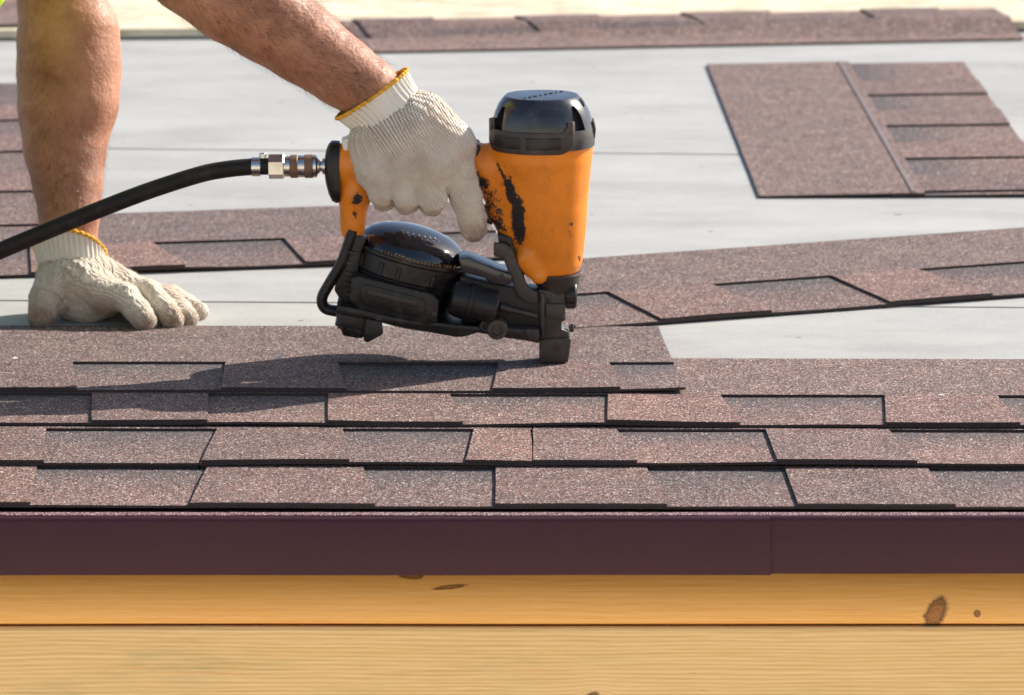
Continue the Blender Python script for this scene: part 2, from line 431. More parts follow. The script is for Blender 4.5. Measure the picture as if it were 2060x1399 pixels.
for k in range(3):
    a, b = J[k], J[k+1]
    panel(a[0]+gap, a[1], b[0]-gap, b[1], -RW, RW)
link('rafter_deck', slab_uv(-RW, RW, -0.01, 4.4, -0.05, -0.014), M['edge'], roof)
vo_ = roof_uv(1030, 73)[1]
for (ua, ub) in ((-RW+0.003, -1.152), (-1.148, 1.348), (1.352, RW-0.003)):
    link('sheathing_board', slab_uv(ua, ub, vo_, vo_+1.22, 0.003, 0.014, slope0=0.06), M['osb'], roof)
    link('sheathing_board', slab_uv(ua, ub, vo_+1.2235, 4.4, 0.001, 0.012, slope0=0.06), M['osb'], roof)

# eave trim: folded plum steel, two lengths overlapping
def trim(x0, x1, dy, dz):
    prof = []
    y0 = FRONT + dy; zt_ = flash_top + dz; zbt = z_at(1156, FRONT) + dz
    def rp(v, w_): p = R(0, v, w_); return (p.y+dy, p.z+dz)
    prof = [rp(0.16, 0.0018), rp(-0.020, 0.0020), rp(-0.0395, 0.0032)]
    for i in range(7):                      # rounded nose
        a = math.radians(80 - i*13); prof.append((y0+0.0055-0.0055*math.cos(math.radians(90-i*15+0)) , zt_-0.0045+0.0055*math.sin(math.radians(90-i*15))))
    prof += [(y0, zt_-0.02), (y0, zbt+0.0015), (y0+0.0008, zbt), (y0+0.006, zbt+0.0005), (y0+0.006, zbt+0.004), (y0+0.0018, zbt+0.004), (y0+0.0018, zt_-0.012), rp(-0.040, 0.0012), rp(-0.02, 0.0008), rp(0.16, 0.0008)]
    n = max(2, int((x1-x0)/0.05)); vs = []; m = len(prof)
    for i in range(n+1):
        x = x0 + (x1-x0)*i/n; wv = mnoise.noise(Vector((x*5, dy*100, 0)))*0.0005
        vs += [(x, y+wv, z+wv*0.6) for y, z in prof]
    fs = [(i*m+j, (i+1)*m+j, (i+1)*m+(j+1) % m, i*m+(j+1) % m) for i in range(n) for j in range(m)]
    fs += [tuple(range(m)), tuple(range(n*m+m-1, n*m-1, -1))]
    return fix_normals(mesh(vs, fs))
xj = x_at(1550, FRONT)
for (a, b, dy, dz) in ((-RW, xj, -0.0012, -0.0006), (xj-0.06, RW, 0.0008, 0.0006)):
    shade(link('eave_trim', trim(a, b, dy, dz), M['plum'], roof), 0.7)

# added pale speckled strip on the trim's ledge, painting in the sun's glare
g = G('lip_glare_strip')
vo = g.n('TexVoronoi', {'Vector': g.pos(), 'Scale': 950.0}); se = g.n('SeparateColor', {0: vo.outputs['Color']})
M['lip_glare'] = g.out(g.ramp(se.outputs[0], [(0, (0.06, 0.02, 0.03)), (0.35, (0.20, 0.10, 0.11)), (0.7, (0.32, 0.19, 0.20)), (0.9, (0.50, 0.38, 0.37))], 'CONSTANT'), 0.7, g.bump(vo.outputs['Distance'], 0.6, 0.001))
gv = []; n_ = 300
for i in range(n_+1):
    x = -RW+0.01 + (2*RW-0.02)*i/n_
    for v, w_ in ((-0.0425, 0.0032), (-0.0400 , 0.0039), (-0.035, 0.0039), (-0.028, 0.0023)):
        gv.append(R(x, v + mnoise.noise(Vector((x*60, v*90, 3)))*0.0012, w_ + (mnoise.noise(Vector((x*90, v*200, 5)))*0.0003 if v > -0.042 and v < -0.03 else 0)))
tag(link('lip_glare_strip', mesh(gv, [(i*4+j, (i+1)*4+j, (i+1)*4+j+1, i*4+j+1) for i in range(n_) for j in range(3)]), M['lip_glare'], roof), kind='stuff')

# ------------------------------------------------------------------ shingles
T = 0.0023
HT = 0.337; BK = 0.19
def jag(u, v, amp, sd=0): return mnoise.noise(Vector((u*240, v*240, sd)))*amp + mnoise.noise(Vector((u*35, v*35, sd+9)))*amp*0.8
def strip_mesh(fn, s0, s1, d0, d1, wf, t, rows, band=None, amp=0.0005, sfn=None):
    """sheet over s in [s0,s1] (along), d rows (across); fn(s,d,w)->world, wf(s,d)->underside"""
    ds = [d0 + (d1-d0)*r for r in rows]; n = max(2, int(abs(s1-s0)/0.006)); vs = []; bd = []
    for k, d in enumerate(ds):
        for i in range(n+1):
            s = s0 + (s1-s0)*i/n
            dd = d + (jag(s, d, amp) if k in (0, len(ds)-1) else 0)
            ss = s + (jag(d, s, amp) if i in (0, n) else 0)
            if sfn: ss = sfn(s, d) + (jag(d, s, amp) if i in (0, n) else 0)
            w_ = wf(ss, dd); vs.append((fn(ss, dd, w_), fn(ss, dd, w_+t)))
            bd.append(band(d) if band else 0.0)
    N = n+1; m = len(ds); A = [v[1] for v in vs] + [v[0] for v in vs]; off = len(vs); fs = []
    for k in range(m-1):
        for i in range(n):
            a, b, c_, d_ = k*N+i, k*N+i+1, (k+1)*N+i+1, (k+1)*N+i
            fs.append((a, b, c_, d_)); fs.append((off+d_, off+c_, off+b, off+a))
    for i in range(n):
        fs.append((off+i, off+i+1, i+1, i)); q = (m-1)*N+i; fs.append((q, q+1, off+q+1, off+q))
    for k in range(m-1):
        a, b = k*N, (k+1)*N; fs.append((a, b, off+b, off+a)); a += n; b += n; fs.append((b, a, off+a, off+b))
    me = mesh(A, fs)
    at = me.attributes.new('band', 'FLOAT', 'POINT'); at.data.foreach_set('value', bd+bd)
    # side faces are raw bitumen
    return me
def set_edge_mat(o, up):
    me = o.data; me.materials.append(M['bitumen'])
    idx = [0 if abs(p.normal.dot(up)) > 0.5 else 1 for p in me.polygons]
    me.polygons.foreach_set('material_index', idx)
def make_shingle(fn, s0, s1, teeth, wave, parent=None, name='shingle', up=EN, label=None, cat=None, group=None, tooth_d=0.143, backer_ext=True, a0=0.0075, first=False, ht=HT, headmat='head', skew=0.0):
    """fn(s,d,w): s along, d across from the butt edge. teeth: (bl, br, tl, tr) in s. wave(s): extra lift of the butt"""
    if first: U = lambda d: 0.0045 - 0.004*min(d/ht, 1)
    else: U = lambda d: a0*max(0.0, 1 - d/0.22) + 0.0006
    bk = min(BK, ht*0.56); tooth_d = min(tooth_d, bk*0.8)
    def Wb(s, d): return U(d) + wave(s)*max(0.0, 1-d/0.16)
    def Wo(s, d):
        e = min(max((d-bk)/(ht-bk), 0), 1)
        return Wb(s, d) + T*(1-e) + 0.0002
    skf = (lambda s, d: s + skew*d*max(0.0, (s-s1+0.2)/0.2)) if skew else None
    rows_b = [0, 0.22, 0.4, 0.55, 0.66, 0.75, 0.8, 1.0]
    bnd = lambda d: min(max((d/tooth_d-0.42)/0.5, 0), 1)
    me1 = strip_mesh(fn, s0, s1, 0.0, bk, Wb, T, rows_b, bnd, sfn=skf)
    me2 = strip_mesh(fn, s0+0.0005, s1-0.0005, tooth_d+0.0002, ht, Wo, T, [0, 0.12, 0.25, 0.6, 1.0], sfn=skf)
    n1 = len(me1.polygons)
    me = join([me1, me2])
    o = link(name, me, M['back'], parent); me.materials.append(M[headmat]); me.materials.append(M['bitumen'])
    idx = [(0 if i < n1 else 1) if abs(p.normal.dot(up)) > 0.5 else 2 for i, p in enumerate(me.polygons)]
    me.polygons.foreach_set('material_index', idx)
    if label: tag(o, label, cat, group)
    for (bl, br, tl, tr) in teeth:
        if br - bl < 0.006: continue
        def sf(s, d, bl=bl, br=br, tl=tl, tr=tr):
            q = (s-bl)/(br-bl); e = d/tooth_d
            return (bl + (tl-bl)*e) + q*((br + (tr-br)*e) - (bl + (tl-bl)*e))
        m = strip_mesh(fn, bl, br, 0.0, tooth_d, Wo, T, [0, 0.3, 0.6, 1.0], None, 0.0006, sf)
        t = link('tab', m, M['tab'], o); set_edge_mat(t, up)
    return o
def mkwave(seed, amp): return lambda s: max(0.0, amp*(0.35 + mnoise.noise(Vector((s*6.5, seed*3.7, 0)))*1.2))

WT = [0.011, 0.0155, 0.0155, 0.0155]
COURSES = [  # bottom row y at left/right, tooth-top y at left/right, teeth in picture x (bl,br,tl,tr), joints (x), u range
    dict(b=(1012,1018), t=(936,942), teeth=[(-330,60,-300,75),(382,755,418,730),(997,1342,997,1300),(1605,1922,1578,1863)], joints=[380], end=None),
    dict(b=(926,932), t=(860,868), teeth=[(-250,88,-230,93),(405,703,437,690),(937,1072.6,953,1067),(1073,1282,1067.5,1240),(1563,1845,1540,1787)], joints=[1072.8], end=None),
    dict(b=(846,856), t=(788,802), teeth=[(-420,-120,-400,-140),(185,418,185,420),(660,932,660,905),(1222,1487,1222,1447),(1780,2050,1778,2003)], joints=[-60], end=None),
    dict(b=(780,786), t=(725,736), teeth=[(-200,155,-180,148),(445,697,455,680),(990,1248,1003,1225)], joints=[-500], end=1380),
]
def u_px(x, py, w_): return roof_uv(x, py, w_)[0]
for ci, C in enumerate(COURSES):
    wb = 0.0045+2*T if ci == 0 else 0.0081+2*T; wtp = 0.003+2*T if ci == 0 else 0.0036+2*T
    uL, vL = roof_uv(0, C['b'][0], wb); uR, vR = roof_uv(2060, C['b'][1], wb); sl = (vR-vL)/(uR-uL)
    _, tL = roof_uv(0, C['t'][0], wtp); _, tR = roof_uv(2060, C['t'][1], wtp); td = ((tL-vL)+(tR-vR))/2
    fn = (lambda vL, uL, sl: lambda s, d, w_: R(s, vL + sl*(s-uL) + d, w_))(vL, uL, sl*0.6)
    teeth = [(u_px(a, C['b'][0], wb), u_px(b, C['b'][0], wb), u_px(c_, C['t'][0], wtp), u_px(d_, C['t'][0], wtp)) for a, b, c_, d_ in C['teeth']]
    # the course goes on beyond the picture
    lo = min(t[0] for t in teeth)
    while lo > -RW:
        wd = random.uniform(0.10, 0.16); gp = random.uniform(0.10, 0.15); s1_ = lo-gp; k_ = random.uniform(-0.01, 0.01)
        teeth.append((s1_-wd, s1_, s1_-wd+k_+0.005, s1_-k_-0.005)); lo = s1_-wd
    if C['end'] is None:
        hi = max(t[1] for t in teeth)
        while hi < RW-0.3:
            wd = random.uniform(0.10, 0.16); gp = random.uniform(0.10, 0.15); k_ = random.uniform(-0.01, 0.01)
            teeth.append((hi+gp, hi+gp+wd, hi+gp+k_+0.005, hi+gp+wd-k_-0.005)); hi = hi+gp+wd
        uend = RW
    else: uend = u_px(C['end'], 784, wb)
    js = sorted([u_px(x, C['b'][0], wb) for x in C['joints']])
    cuts = [js[0]]
    while cuts[0] > -RW: cuts.insert(0, cuts[0]-1.0)
    while cuts[-1] < uend: cuts.append(cuts[-1]+1.0)
    cuts[-1] = uend; cuts[0] = max(cuts[0], -RW)
    for k in range(len(cuts)-1):
        a, b = cuts[k]+0.0002, cuts[k+1]-0.0002
        if b - a < 0.02: continue
        tt = []
        for t in teeth:
            if t[1] <= a or t[0] >= b: continue
            tt.append((max(t[0], a), min(t[1], b), max(t[2], a), min(t[3], b)))
        wv = mkwave(ci*5+k+1, 0.0018 if ci else 0.0008)
        if C['end'] and k == len(cuts)-2:
            base = wv; wv = lambda s, base=base: base(s)*0.6 + 0.003*max(0, (s-(uend-0.16))/0.16)**2
        make_shingle(fn, a, b, tt, wv, roof, tooth_d=td, first=(ci == 0), ht=(HT, HT, 0.318, 0.328)[ci], skew=-0.045 if (C['end'] and k == len(cuts)-2) else 0.0)

# loose shingles, each a thing of its own
def loose(label, quad, teeth, ht=HT, td=0.143, lift=lambda s: 0.0, up_end=False, w_in=0.0, length=None, seal=False):
    """quad: picture pixels of butt start, butt end, (direction across found at right angles on the roof)"""
    p0 = Vector(roof_uv(*quad[0], w_in)); p1 = Vector(roof_uv(*quad[1], w_in)); ex = (p1-p0).normalized(); L = length or (p1-p0).length
    ey = Vector((-ex.y, ex.x))
    if up_end: ey = -ey
    fn = lambda s, d, w_: R(*(p0 + ex*s + ey*d), w_ + (0.0155*min(max(((p0 + ex*s + ey*d).y - (vo_ + 0.06*(p0 + ex*s + ey*d).x - 0.055))/0.055, 0), 1) if w_in else 0.0))
    def to_s(px, py):
        q = Vector(roof_uv(px, py, w_in + 0.006)) - p0; return q.dot(ex), q.dot(ey)
    tt = [tuple(to_s(*p)[0] for p in t) if isinstance(t[0], tuple) else t for t in teeth]
    o = make_shingle(fn, 0, L, tt, lift, None, tooth_d=td, a0=0.001, ht=ht, label=label, cat='shingle', group='loose shingles lying on the roof')
    if seal:
        q = strip_mesh(fn, 0.004, L-0.004, td+0.006, td+0.011, lambda s, d: 0.0016+2*T, 0.0007, [0, 0.5, 1.0])
        link('sealant_strip', q, M['seal'], o)
    return o
# right, askew row in front of the boards
loose('loose shingle strip lying askew right of the nailer, teeth toward the eave', [(1100, 672), (2480, 568)],
      [((1345,650),(1570,634),(1232,590),(1445,577)), ((1800,612),(2010,598),(1692,562),(1870,550)), (0.0, 0.03, 0.0, 0.02)],
      lift=mkwave(31, 0.0022), td=0.15)
loose('loose shingle strip lying across the boards behind the planted hand', [(-420, 577), (1050, 524)],
      [((70,562),(380,548),(65,505),(310,493)), ((622,537),(880,528),(577,485),(820,478)), ((-380,575),(-180,570),(-385,520),(-200,515))],
      lift=mkwave(37, 0.0022), td=0.143)
# turned a quarter, right: butt edge faces right
loose('loose shingle turned sideways on the boards at upper right', [(2133, 398), (1938, 132)],
      [(a, a+wd_, a-0.0, a+wd_) for a, wd_ in ((0.015, 0.10), (0.235, 0.11), (0.47, 0.115), (0.71, 0.11))], td=0.155, lift=lambda s: 0.001, seal=True)
loose('loose shingle turned sideways at the left edge beyond the planted arm', [(118, 470), (178, 172)],
      [(a, a+wd_, a, a+wd_) for a, wd_ in ((0.02, 0.10), (0.23, 0.12), (0.50, 0.12), (0.73, 0.11))], td=0.155, lift=lambda s: 0.001)
# far strip, upside: teeth point up the slope onto the strand board
loose('loose shingle strip at the top lying partly on the strand board', [(2000, 22), (560, 50)],
      [((1900,23),(1740,25),(1900,45),(1785,50)), ((1560,30),(1380,35),(1560,53),(1440,57)), ((1215,38),(1045,42),(1215,60),(1105,62)), ((880,45),(715,47),(880,66),(760,70))],
      w_in=0.016, td=0.12, ht=(roof_uv(1400, 34, 0.019)[1] - roof_uv(1400, 96, 0.003)[1]), lift=lambda s: 0.0005)
loose('piece of loose shingle at the upper left corner behind the upright arm', [(-500, 4), (110, 0)],
      [((-200,5),(-60,4),(-200,22),(-60,22))], up_end=True, w_in=0.016, td=0.12, ht=0.26, lift=lambda s: 0.0005)


# ------------------------------------------------------------------ the coil nailer
NU, NV = roof_uv(1116, 733, 0.0086)
NV += 0.0175                          # the visible lower edge is the front of the foot
def N(px, py, c=0.0):                 # c in metres: towards (-) or away (+) from the eave, off the nailer's own mid plane
    return PV(px, py, NV + c)
K = mpp(N(1100, 400))                  # metres per pixel on that plane
gun = empty('nail_gun', R(NU, NV, 0.0086))
tag(gun, 'orange and black coil roofing nailer held with its nose on the shingles', 'nail gun')

# chipped orange paint
g = G('chipped_orange_paint')
sx = g.n('SeparateXYZ', {0: g.pos()}); X, Z = sx.outputs[0], sx.outputs[2]
wn1 = g.noise(120, 5, 0.75); wn2 = g.noise(420, 3, 0.7)
chip = None
for (px, py, rx, ry, rot, amt) in ((1043, 444, 14, 52, 0.05, 1.35), (1028, 387, 11, 36, 0.30, 1.25), (1008, 345, 4.5, 30, 0.42, 0.8), (1022, 372, 17, 7, 0.0, 0.8), (968, 368, 18, 30, 0.3, 0.80), (988, 402, 26, 48, 0.5, 0.62),
        (1003, 450, 22, 46, 0.3, 0.70), (1150, 452, 9, 9, 0, 0.62), (1166, 520, 4, 7, 0, 0.8), (1147, 470, 6, 14, 0.3, 0.5), (718, 400, 15, 14, 0.6, 0.85), (713, 430, 9, 14, 0.2, 0.62), (975, 465, 14, 14, 0, 0.7), (1120, 510, 12, 30, 0.2, 0.36), (1100, 340, 40, 20, 0, 0.3)):
    P0 = N(px, py, -0.03); dx = g.math('SUBTRACT', X, P0.x); dz = g.math('SUBTRACT', Z, P0.z); cs, sn = math.cos(rot), math.sin(rot)
    a = g.math('DIVIDE', g.math('ADD', g.math('MULTIPLY', dx, cs), g.math('MULTIPLY', dz, sn)), rx*K)
    b = g.math('DIVIDE', g.math('SUBTRACT', g.math('MULTIPLY', dz, cs), g.math('MULTIPLY', dx, sn)), ry*K)
    d = g.math('SQRT', g.math('ADD', g.math('MULTIPLY', a, a), g.math('MULTIPLY', b, b)))
    v = g.math('MULTIPLY', g.range(d, 1.5, 0.2), amt)
    chip = v if chip is None else g.math('MAXIMUM', chip, v)
nn = g.math('ADD', g.math('MULTIPLY', wn1, 0.75), g.math('MULTIPLY', wn2, 0.5))
mk = g.range(g.math('ADD', g.math('MULTIPLY', chip, 0.8), g.math('MULTIPLY', g.math('SUBTRACT', nn, 0.62), 1.45)), 0.40, 0.52)
grime = g.math('MULTIPLY', g.range(chip, 0.08, 0.7), g.range(wn1, 0.35, 0.65))
dirt = g.math('MULTIPLY', g.range(g.noise(40, 5, 0.7), 0.45, 0.75), 0.6)
c = g.mix(dirt, (0.80, 0.235, 0.012), (0.50, 0.13, 0.012))
stk = g.range(g.noise(260, 3, 0.6, g.map((1, 1, 0.07), rot=(0, 0.12, 0))), 0.64, 0.72); c = g.mix(g.math('MULTIPLY', stk, 0.3), c, (0.30, 0.09, 0.015))
spk = g.range(g.noise(330, 2, 0.5), 0.73, 0.76); c = g.mix(g.math('MULTIPLY', spk, 0.8), c, (0.10, 0.04, 0.015))
c = g.mix(g.math('MULTIPLY', grime, 0.45), c, (0.16, 0.055, 0.018))
c = g.mix(mk, c, (0.018, 0.013, 0.014))
M['orange'] = g.out(c, g.range(mk, 0, 1, 0.36, 0.65), g.bump(g.math('ADD', g.math('MULTIPLY', mk, -1.0), g.math('MULTIPLY', wn2, 0.25)), 0.3, 0.0006), Specular_IOR_Level=0.45)

# housing: barrel, neck, grip and rear strut cast as one
def nv(px, py, c=0.0): return np.array(N(px, py, c))
_c = np.array([nv(x, y, c_) for x in (640, 1215) for y in (240, 590) for c_ in (-0.06, 0.06)]); lo = _c.min(0); hi = _c.max(0)
fl = Field(np.minimum(lo, hi), np.maximum(lo, hi), 0.0013)
prof = [(285, 989, 1194), (318, 991, 1191), (345, 998, 1188), (400, 1009, 1183), (450, 1022, 1180), (500, 1040, 1175), (530, 1050, 1171), (545, 1056, 1164), (552, 1064, 1152)]
bN = [N((l+r)/2, y) for y, l, r in prof]
bz = np.array([(p - E0).dot(EN) for p in bN]); bu = np.array([(p-E0).dot(EU) for p in bN]); br = np.array([(r-l)/2*K for _, l, r in prof])
def barrel(Xg, Yg, Zg):
    dx = Xg - E0.x; dy = Yg - E0.y; dz = Zg - E0.z
    wv = dy*EN.y + dz*EN.z; vv = dy*EV.y + dz*EV.z - NV; uu = dx + 0*wv
    o_ = np.argsort(bz); cu = np.interp(wv, bz[o_], bu[o_]); rr = np.interp(wv, bz[o_], br[o_])
    d = np.sqrt((uu-cu)**2 + (vv/0.95)**2) - rr
    return np.maximum(d, np.maximum(bz.min()+0.001-wv, wv-bz.max()-0.004)).astype(np.float32)
fl.func(barrel, [nv(965, 590)[0], lo[1]-1, lo[2]-1], hi+1, 0.004)
def fc(f, a, b, ra, rb, k): f.cone(nv(*a), nv(*b), ra, rb, k)
fc(fl, (700, 330), (955, 322), 0.0185, 0.0145, 0.006)          # grip
fc(fl, (950, 322), (1015, 335), 0.0135, 0.021, 0.010)
fc(fl, (985, 345), (1030, 440), 0.0165, 0.016, 0.010)          # neck web
fc(fl, (1012, 425), (1052, 495), 0.012, 0.012, 0.008)
fc(fl, (1070, 525, -0.012), (1084, 556, -0.020), 0.016, 0.0075, 0.006)
fc(fl, (708, 318), (714, 388), 0.0160, 0.0150, 0.006)          # rear strut
fc(fl, (704, 345), (714, 395), 0.0130, 0.0140, 0.004)
fc(fl, (713, 390), (709, 460), 0.0145, 0.0115, 0.004)
hm, _ = fl.mesh()
sm = link('housing', hm, M['orange'], gun, smooth=True)

# cap
cs_ = [(290, 1092, 104), (270, 1092, 104.5), (255, 1092, 103), (240, 1091, 100), (224, 1091, 95), (210, 1090, 88), (200, 1090, 81), (194.5, 1090, 76), (191.5, 1090, 72.5), (191, 1090, 66)]
cap = loft([ring(N(cx, y), EU, EV, r*K, r*K*0.95, 96, 2.25) for y, cx, r in cs_])
cap_o = shade(link('cylinder_cap', cap, M['cap'], gun), 0.9)
# recesses and vents in the cap: sunken-looking pockets with a raised lip, cut into real pockets by boolean
def cap_pt(th, py, r_add=0.0):
    ys = [q[0] for q in cs_][::-1]; rr = [q[2] for q in cs_][::-1]; r = np.interp(py, ys, rr)
    e = 2.25; cs, sn = math.cos(th), math.sin(th)
    x = math.copysign(abs(cs)**(2/e), cs); y = math.copysign(abs(sn)**(2/e), sn)
    c0 = N(1091, py); return c0 + EU*(x*(r*K+r_add)) + EV*(y*(r*K*0.95+r_add))
def pocket(th0, th1, y0, y1, depth, taper=0.3):
    n = 6; outer, inner = [], []
    path = [(th0, y1), (th1, y1), (th1 - (th1-th0)*taper*0.3, (y0+y1)/2), (th1-(th1-th0)*taper, y0), (th0+(th1-th0)*taper, y0), (th0+(th1-th0)*taper*0.3, (y0+y1)/2)]
    a = [cap_pt(t, y, 0.004) for t, y in path]; b = [cap_pt(t, y, -depth) for t, y in path]; m = len(a)
    return fix_normals(mesh(a+b, [tuple(range(m)), tuple(range(2*m-1, m-1, -1))] + [(i, m+i, m+(i+1) % m, (i+1) % m) for i in range(m)]))
cut = bpy.data.objects.new('cutter', join([pocket(math.radians(-56), math.radians(-36), 205, 252, 0.006), pocket(math.radians(-160), math.radians(-140), 208, 252, 0.006),
      pocket(math.radians(-22), math.radians(-12), 196, 210, 0.012, 0.1), pocket(math.radians(-9), math.radians(0), 195, 207, 0.012, 0.1)]))
COL.objects.link(cut)
bo = cap_o.modifiers.new('b', 'BOOLEAN'); bo.operation = 'DIFFERENCE'; bo.object = cut; bo.solver = 'EXACT'
dg = bpy.context.evaluated_depsgraph_get(); nm = bpy.data.meshes.new_from_object(cap_o.evaluated_get(dg))
cap_o.modifiers.clear(); cap_o.data = nm; shade(cap_o, 0.5); bpy.data.objects.remove(cut)

# front latch plate with two pads
def shell(th0, th1, y0f, y1f, r0, r1, n=28):
    vs = []
    for i in range(n+1):
        t = th0 + (th1-th0)*i/n
        q = (t-th0)/(th1-th0)
        for (y, r) in ((y0f(q), r0), (y1f(q), r0), (y1f(q), r1), (y0f(q), r1)):
            c0 = N(1091, y); vs.append(c0 + EU*(math.cos(t)*r*K) + EV*(math.sin(t)*r*K*0.95))
    fs = [(i*4+j, (i+1)*4+j, (i+1)*4+(j+1) % 4, i*4+(j+1) % 4) for i in range(n) for j in range(4)] + [(0,1,2,3), (n*4+3, n*4+2, n*4+1, n*4)]
    return fix_normals(mesh(vs, fs))
def ear(q): return 252 - 18*max(0, 1 - min(q, 1-q)/0.10)**0.4 if min(q, 1-q) < 0.10 else 252
def low(q): return 296 - 16*max(0, 1-min(q, 1-q)/0.16)**2
d2 = math.radians
lt = link('latch', bevelled(shell(d2(-170), d2(-54), ear, low, 101, 109, 44), 0.0008, 2, 0.7), M['latch'], gun); shade(lt, 0.6)
for (a, b) in ((-152, -114), (-108, -70)):
    shade(link('latch_pad', bevelled(shell(d2(a), d2(b), lambda q: 262, lambda q: 286, 106, 111, 14), 0.0012, 2, 0.7), M['black'], lt), 0.6)
for th in (-162, -59):
    p = cap_pt(d2(th), 240, 0.0015); ax = (p - N(1091, 236)).normalized(); tg_ = ax.cross(EN)
    shade(link('latch_hook', bevelled(loft([ring(p + EN*k_, tg_*1.0, ax, 0.0042, 0.0028, 4) for k_ in (-0.008, 0.004)]), 0.0008), M['latch'], lt), 0.6)
# maker's mark pressed into the cap's top (not readable in the photograph): a slanted row of small strokes
ctop = N(1090, 191); strokes = []
for i in range(8):
    t = -0.5 + i/7; p = ctop + EU*(t*0.034+0.001) + EV*(t*0.040) + EN*0.0003; w_ = 0.0011 + 0.0006*(i % 3)
    q = [p + EU*a_ + EV*b_ for a_, b_ in ((-w_, -0.003), (w_*0.6, -0.0035), (w_, 0.0032), (-w_*0.4, 0.0028))]
    strokes.append(loft([[x for x in q], [x + EN*0.0002 for x in q]]))
link('maker_mark', join(strokes), M['black'], cap_o)
# rear side clip on the cap
shade(link('cap_clip', prism([(1186, 248), (1195, 244), (1199, 262), (1197, 280), (1190, 283)], -0.012, 0.012, NV), M['black'], gun))

# rubber end cap of the grip, with the air plug
ec = [(684, 346, 62), (676, 346, 63), (668, 344, 61), (661, 340, 50), (656, 336, 34), (654, 336, 20)]
shade(link('grip_end_cap', loft([ring(N(x, y), EN, EV, h_*K, 0.0175*min(1, 0.55+h_/120), 40, 2.6) for x, y, h_ in ec]), M['black'], gun), 0.9)
pl = (N(622, 335), EU)
shade(link('air_plug', turned(pl, [(0, 0.0045), (0.004, 0.0048), (0.0065, 0.0068), (0.0095, 0.0068), (0.0105, 0.005), (0.012, 0.005), (0.0125, 0.0075), (0.0165, 0.0078)], 24), M['chrome'], gun), 0.5)
lab = link('warning_label', prism([(686, 284), (700, 279), (722, 281), (722, 302), (692, 304)], -0.0155, 0.006, NV, 0.001), M['label_white'], gun)
link('label_stripe', prism([(697, 303), (707, 283), (716, 283), (708, 303)], -0.0162, -0.0150, NV, 0.0003), M['label_yellow'], lab)
shade(link('grip_collar', prism([(944, 291), (962, 291), (968, 299), (957, 322), (946, 322)], -0.0165, 0.0165, NV, 0.003, 3), M['black'], gun))
shade(link('trigger', prism([(968, 412), (984, 418), (994, 440), (990, 455), (980, 450), (970, 445), (962, 430)], -0.006, 0.006, NV, 0.002, 3), M['black'], gun))
p = N(1003, 425, -0.0175)
shade(link('pivot_pin', turned((p, -EV), [(0, 0.0026), (0.0025, 0.0026), (0.0032, 0.0018)], 16), M['steel'], gun))

# magazine: tilted canister with a glossy smoked lid
TI = math.radians(14.5)
EA = EU*math.cos(TI) - EN*math.sin(TI); EB = EN*math.cos(TI) + EU*math.sin(TI)
cc = N(826, 513, 0.024)
def disc(h_, r_, n=72, e=2.0): return ring(cc + EB*(h_*K), EA, EV, r_*K, r_*K*0.97, n, e)
mag = shade(link('magazine', loft([disc(-132, 98), disc(-128, 106), disc(-60, 112), disc(-40, 113), disc(-36, 117), disc(-6, 118), disc(0, 117), disc(0, 108)]), M['black'], gun), 0.5)
lid = shade(link('magazine_lid', loft([disc(1, 113), disc(8, 113.5), disc(16, 111), disc(28, 104), disc(40, 91), disc(50, 71), disc(57, 44), disc(60, 18), disc(60.5, 2)]), M['gloss'], mag), 1.0)
# faded lettering patch on the lid, unreadable in the photograph
pt = []
for i in range(14):
    a = d2(-118 + i*5.5); r_ = 62 + 9*(i % 2); hh_ = 52 - (r_-62)*0.55
    c0 = cc + EB*((hh_+1.2)*K) + EA*(math.cos(a)*r_*K) + EV*(math.sin(a)*r_*K*0.97)
    rad = EA*math.cos(a) + EV*math.sin(a); tg_ = EV*math.cos(a) - EA*math.sin(a)
    rad = (rad - EB*0.55).normalized(); nm_ = (EB + (EA*math.cos(a) + EV*math.sin(a))*0.55).normalized()
    q = [c0 + tg_*x_*K + rad*y_*K for x_, y_ in ((-1.8, -3), (0.6, -3.5), (1.9, 2.6), (-0.8, 3))]
    pt.append(loft([q, [v_ + nm_*0.0006 for v_ in q]]))
link('lid_lettering', join(pt), M['mark_grey'], lid)
# rim band and ribs of the canister
shade(link('magazine_rim', loft([disc(-2, 119), disc(2, 121.5), disc(7, 121), disc(8, 114), disc(-2, 114)], False, False), M['black'], mag), 0.4)
for i, a in enumerate((-146, -118, -99, -62)):
    t = d2(a); rad = EA*math.cos(t) + EV*math.sin(t); tg_ = EV*math.cos(t) - EA*math.sin(t)
    rr = [ring(cc + EB*(h_*K) + rad*(r_*K), tg_, rad, 0.0022, 0.0010, 6) for h_, r_ in ((-34, 116.2), (-10, 117.2))]
    link('rib', loft(rr), M['black'], mag)
# angular flank panel with an inset
fp_ = shade(link('flank_panel', prism([(706, 560), (722, 556), (870, 592), (884, 606), (880, 650), (862, 656), (722, 624), (704, 606)], -0.0345, -0.012, NV, 0.002), M['black'], mag), 0.5)
shade(link('panel_inset', prism([(726, 574), (738, 573), (846, 600), (856, 608), (853, 636), (842, 640), (736, 614), (724, 602)], -0.0362, -0.0340, NV, 0.0012), M['black'], fp_), 0.5)
shade(link('panel_slot', prism([(740, 583), (838, 607), (836, 618), (739, 594)], -0.0372, -0.0358, NV, 0.0008), M['latch'], fp_), 0.5)
# coiled nails glimpsed under the lid's edge
for i in range(26):
    t = d2(-120 + i*3.3 + random.uniform(-1.2, 1.2)); q = cc + EB*((10.0 + random.uniform(-1.5, 1.2))*K) + (EA*math.cos(t) + EV*math.sin(t)*0.97)*(115*K)
    link('nail', turned((q, EB), [(-0.002, 0.0008), (0.0016, 0.0008), (0.002, 0.0004)], 6), M['nails'], mag)
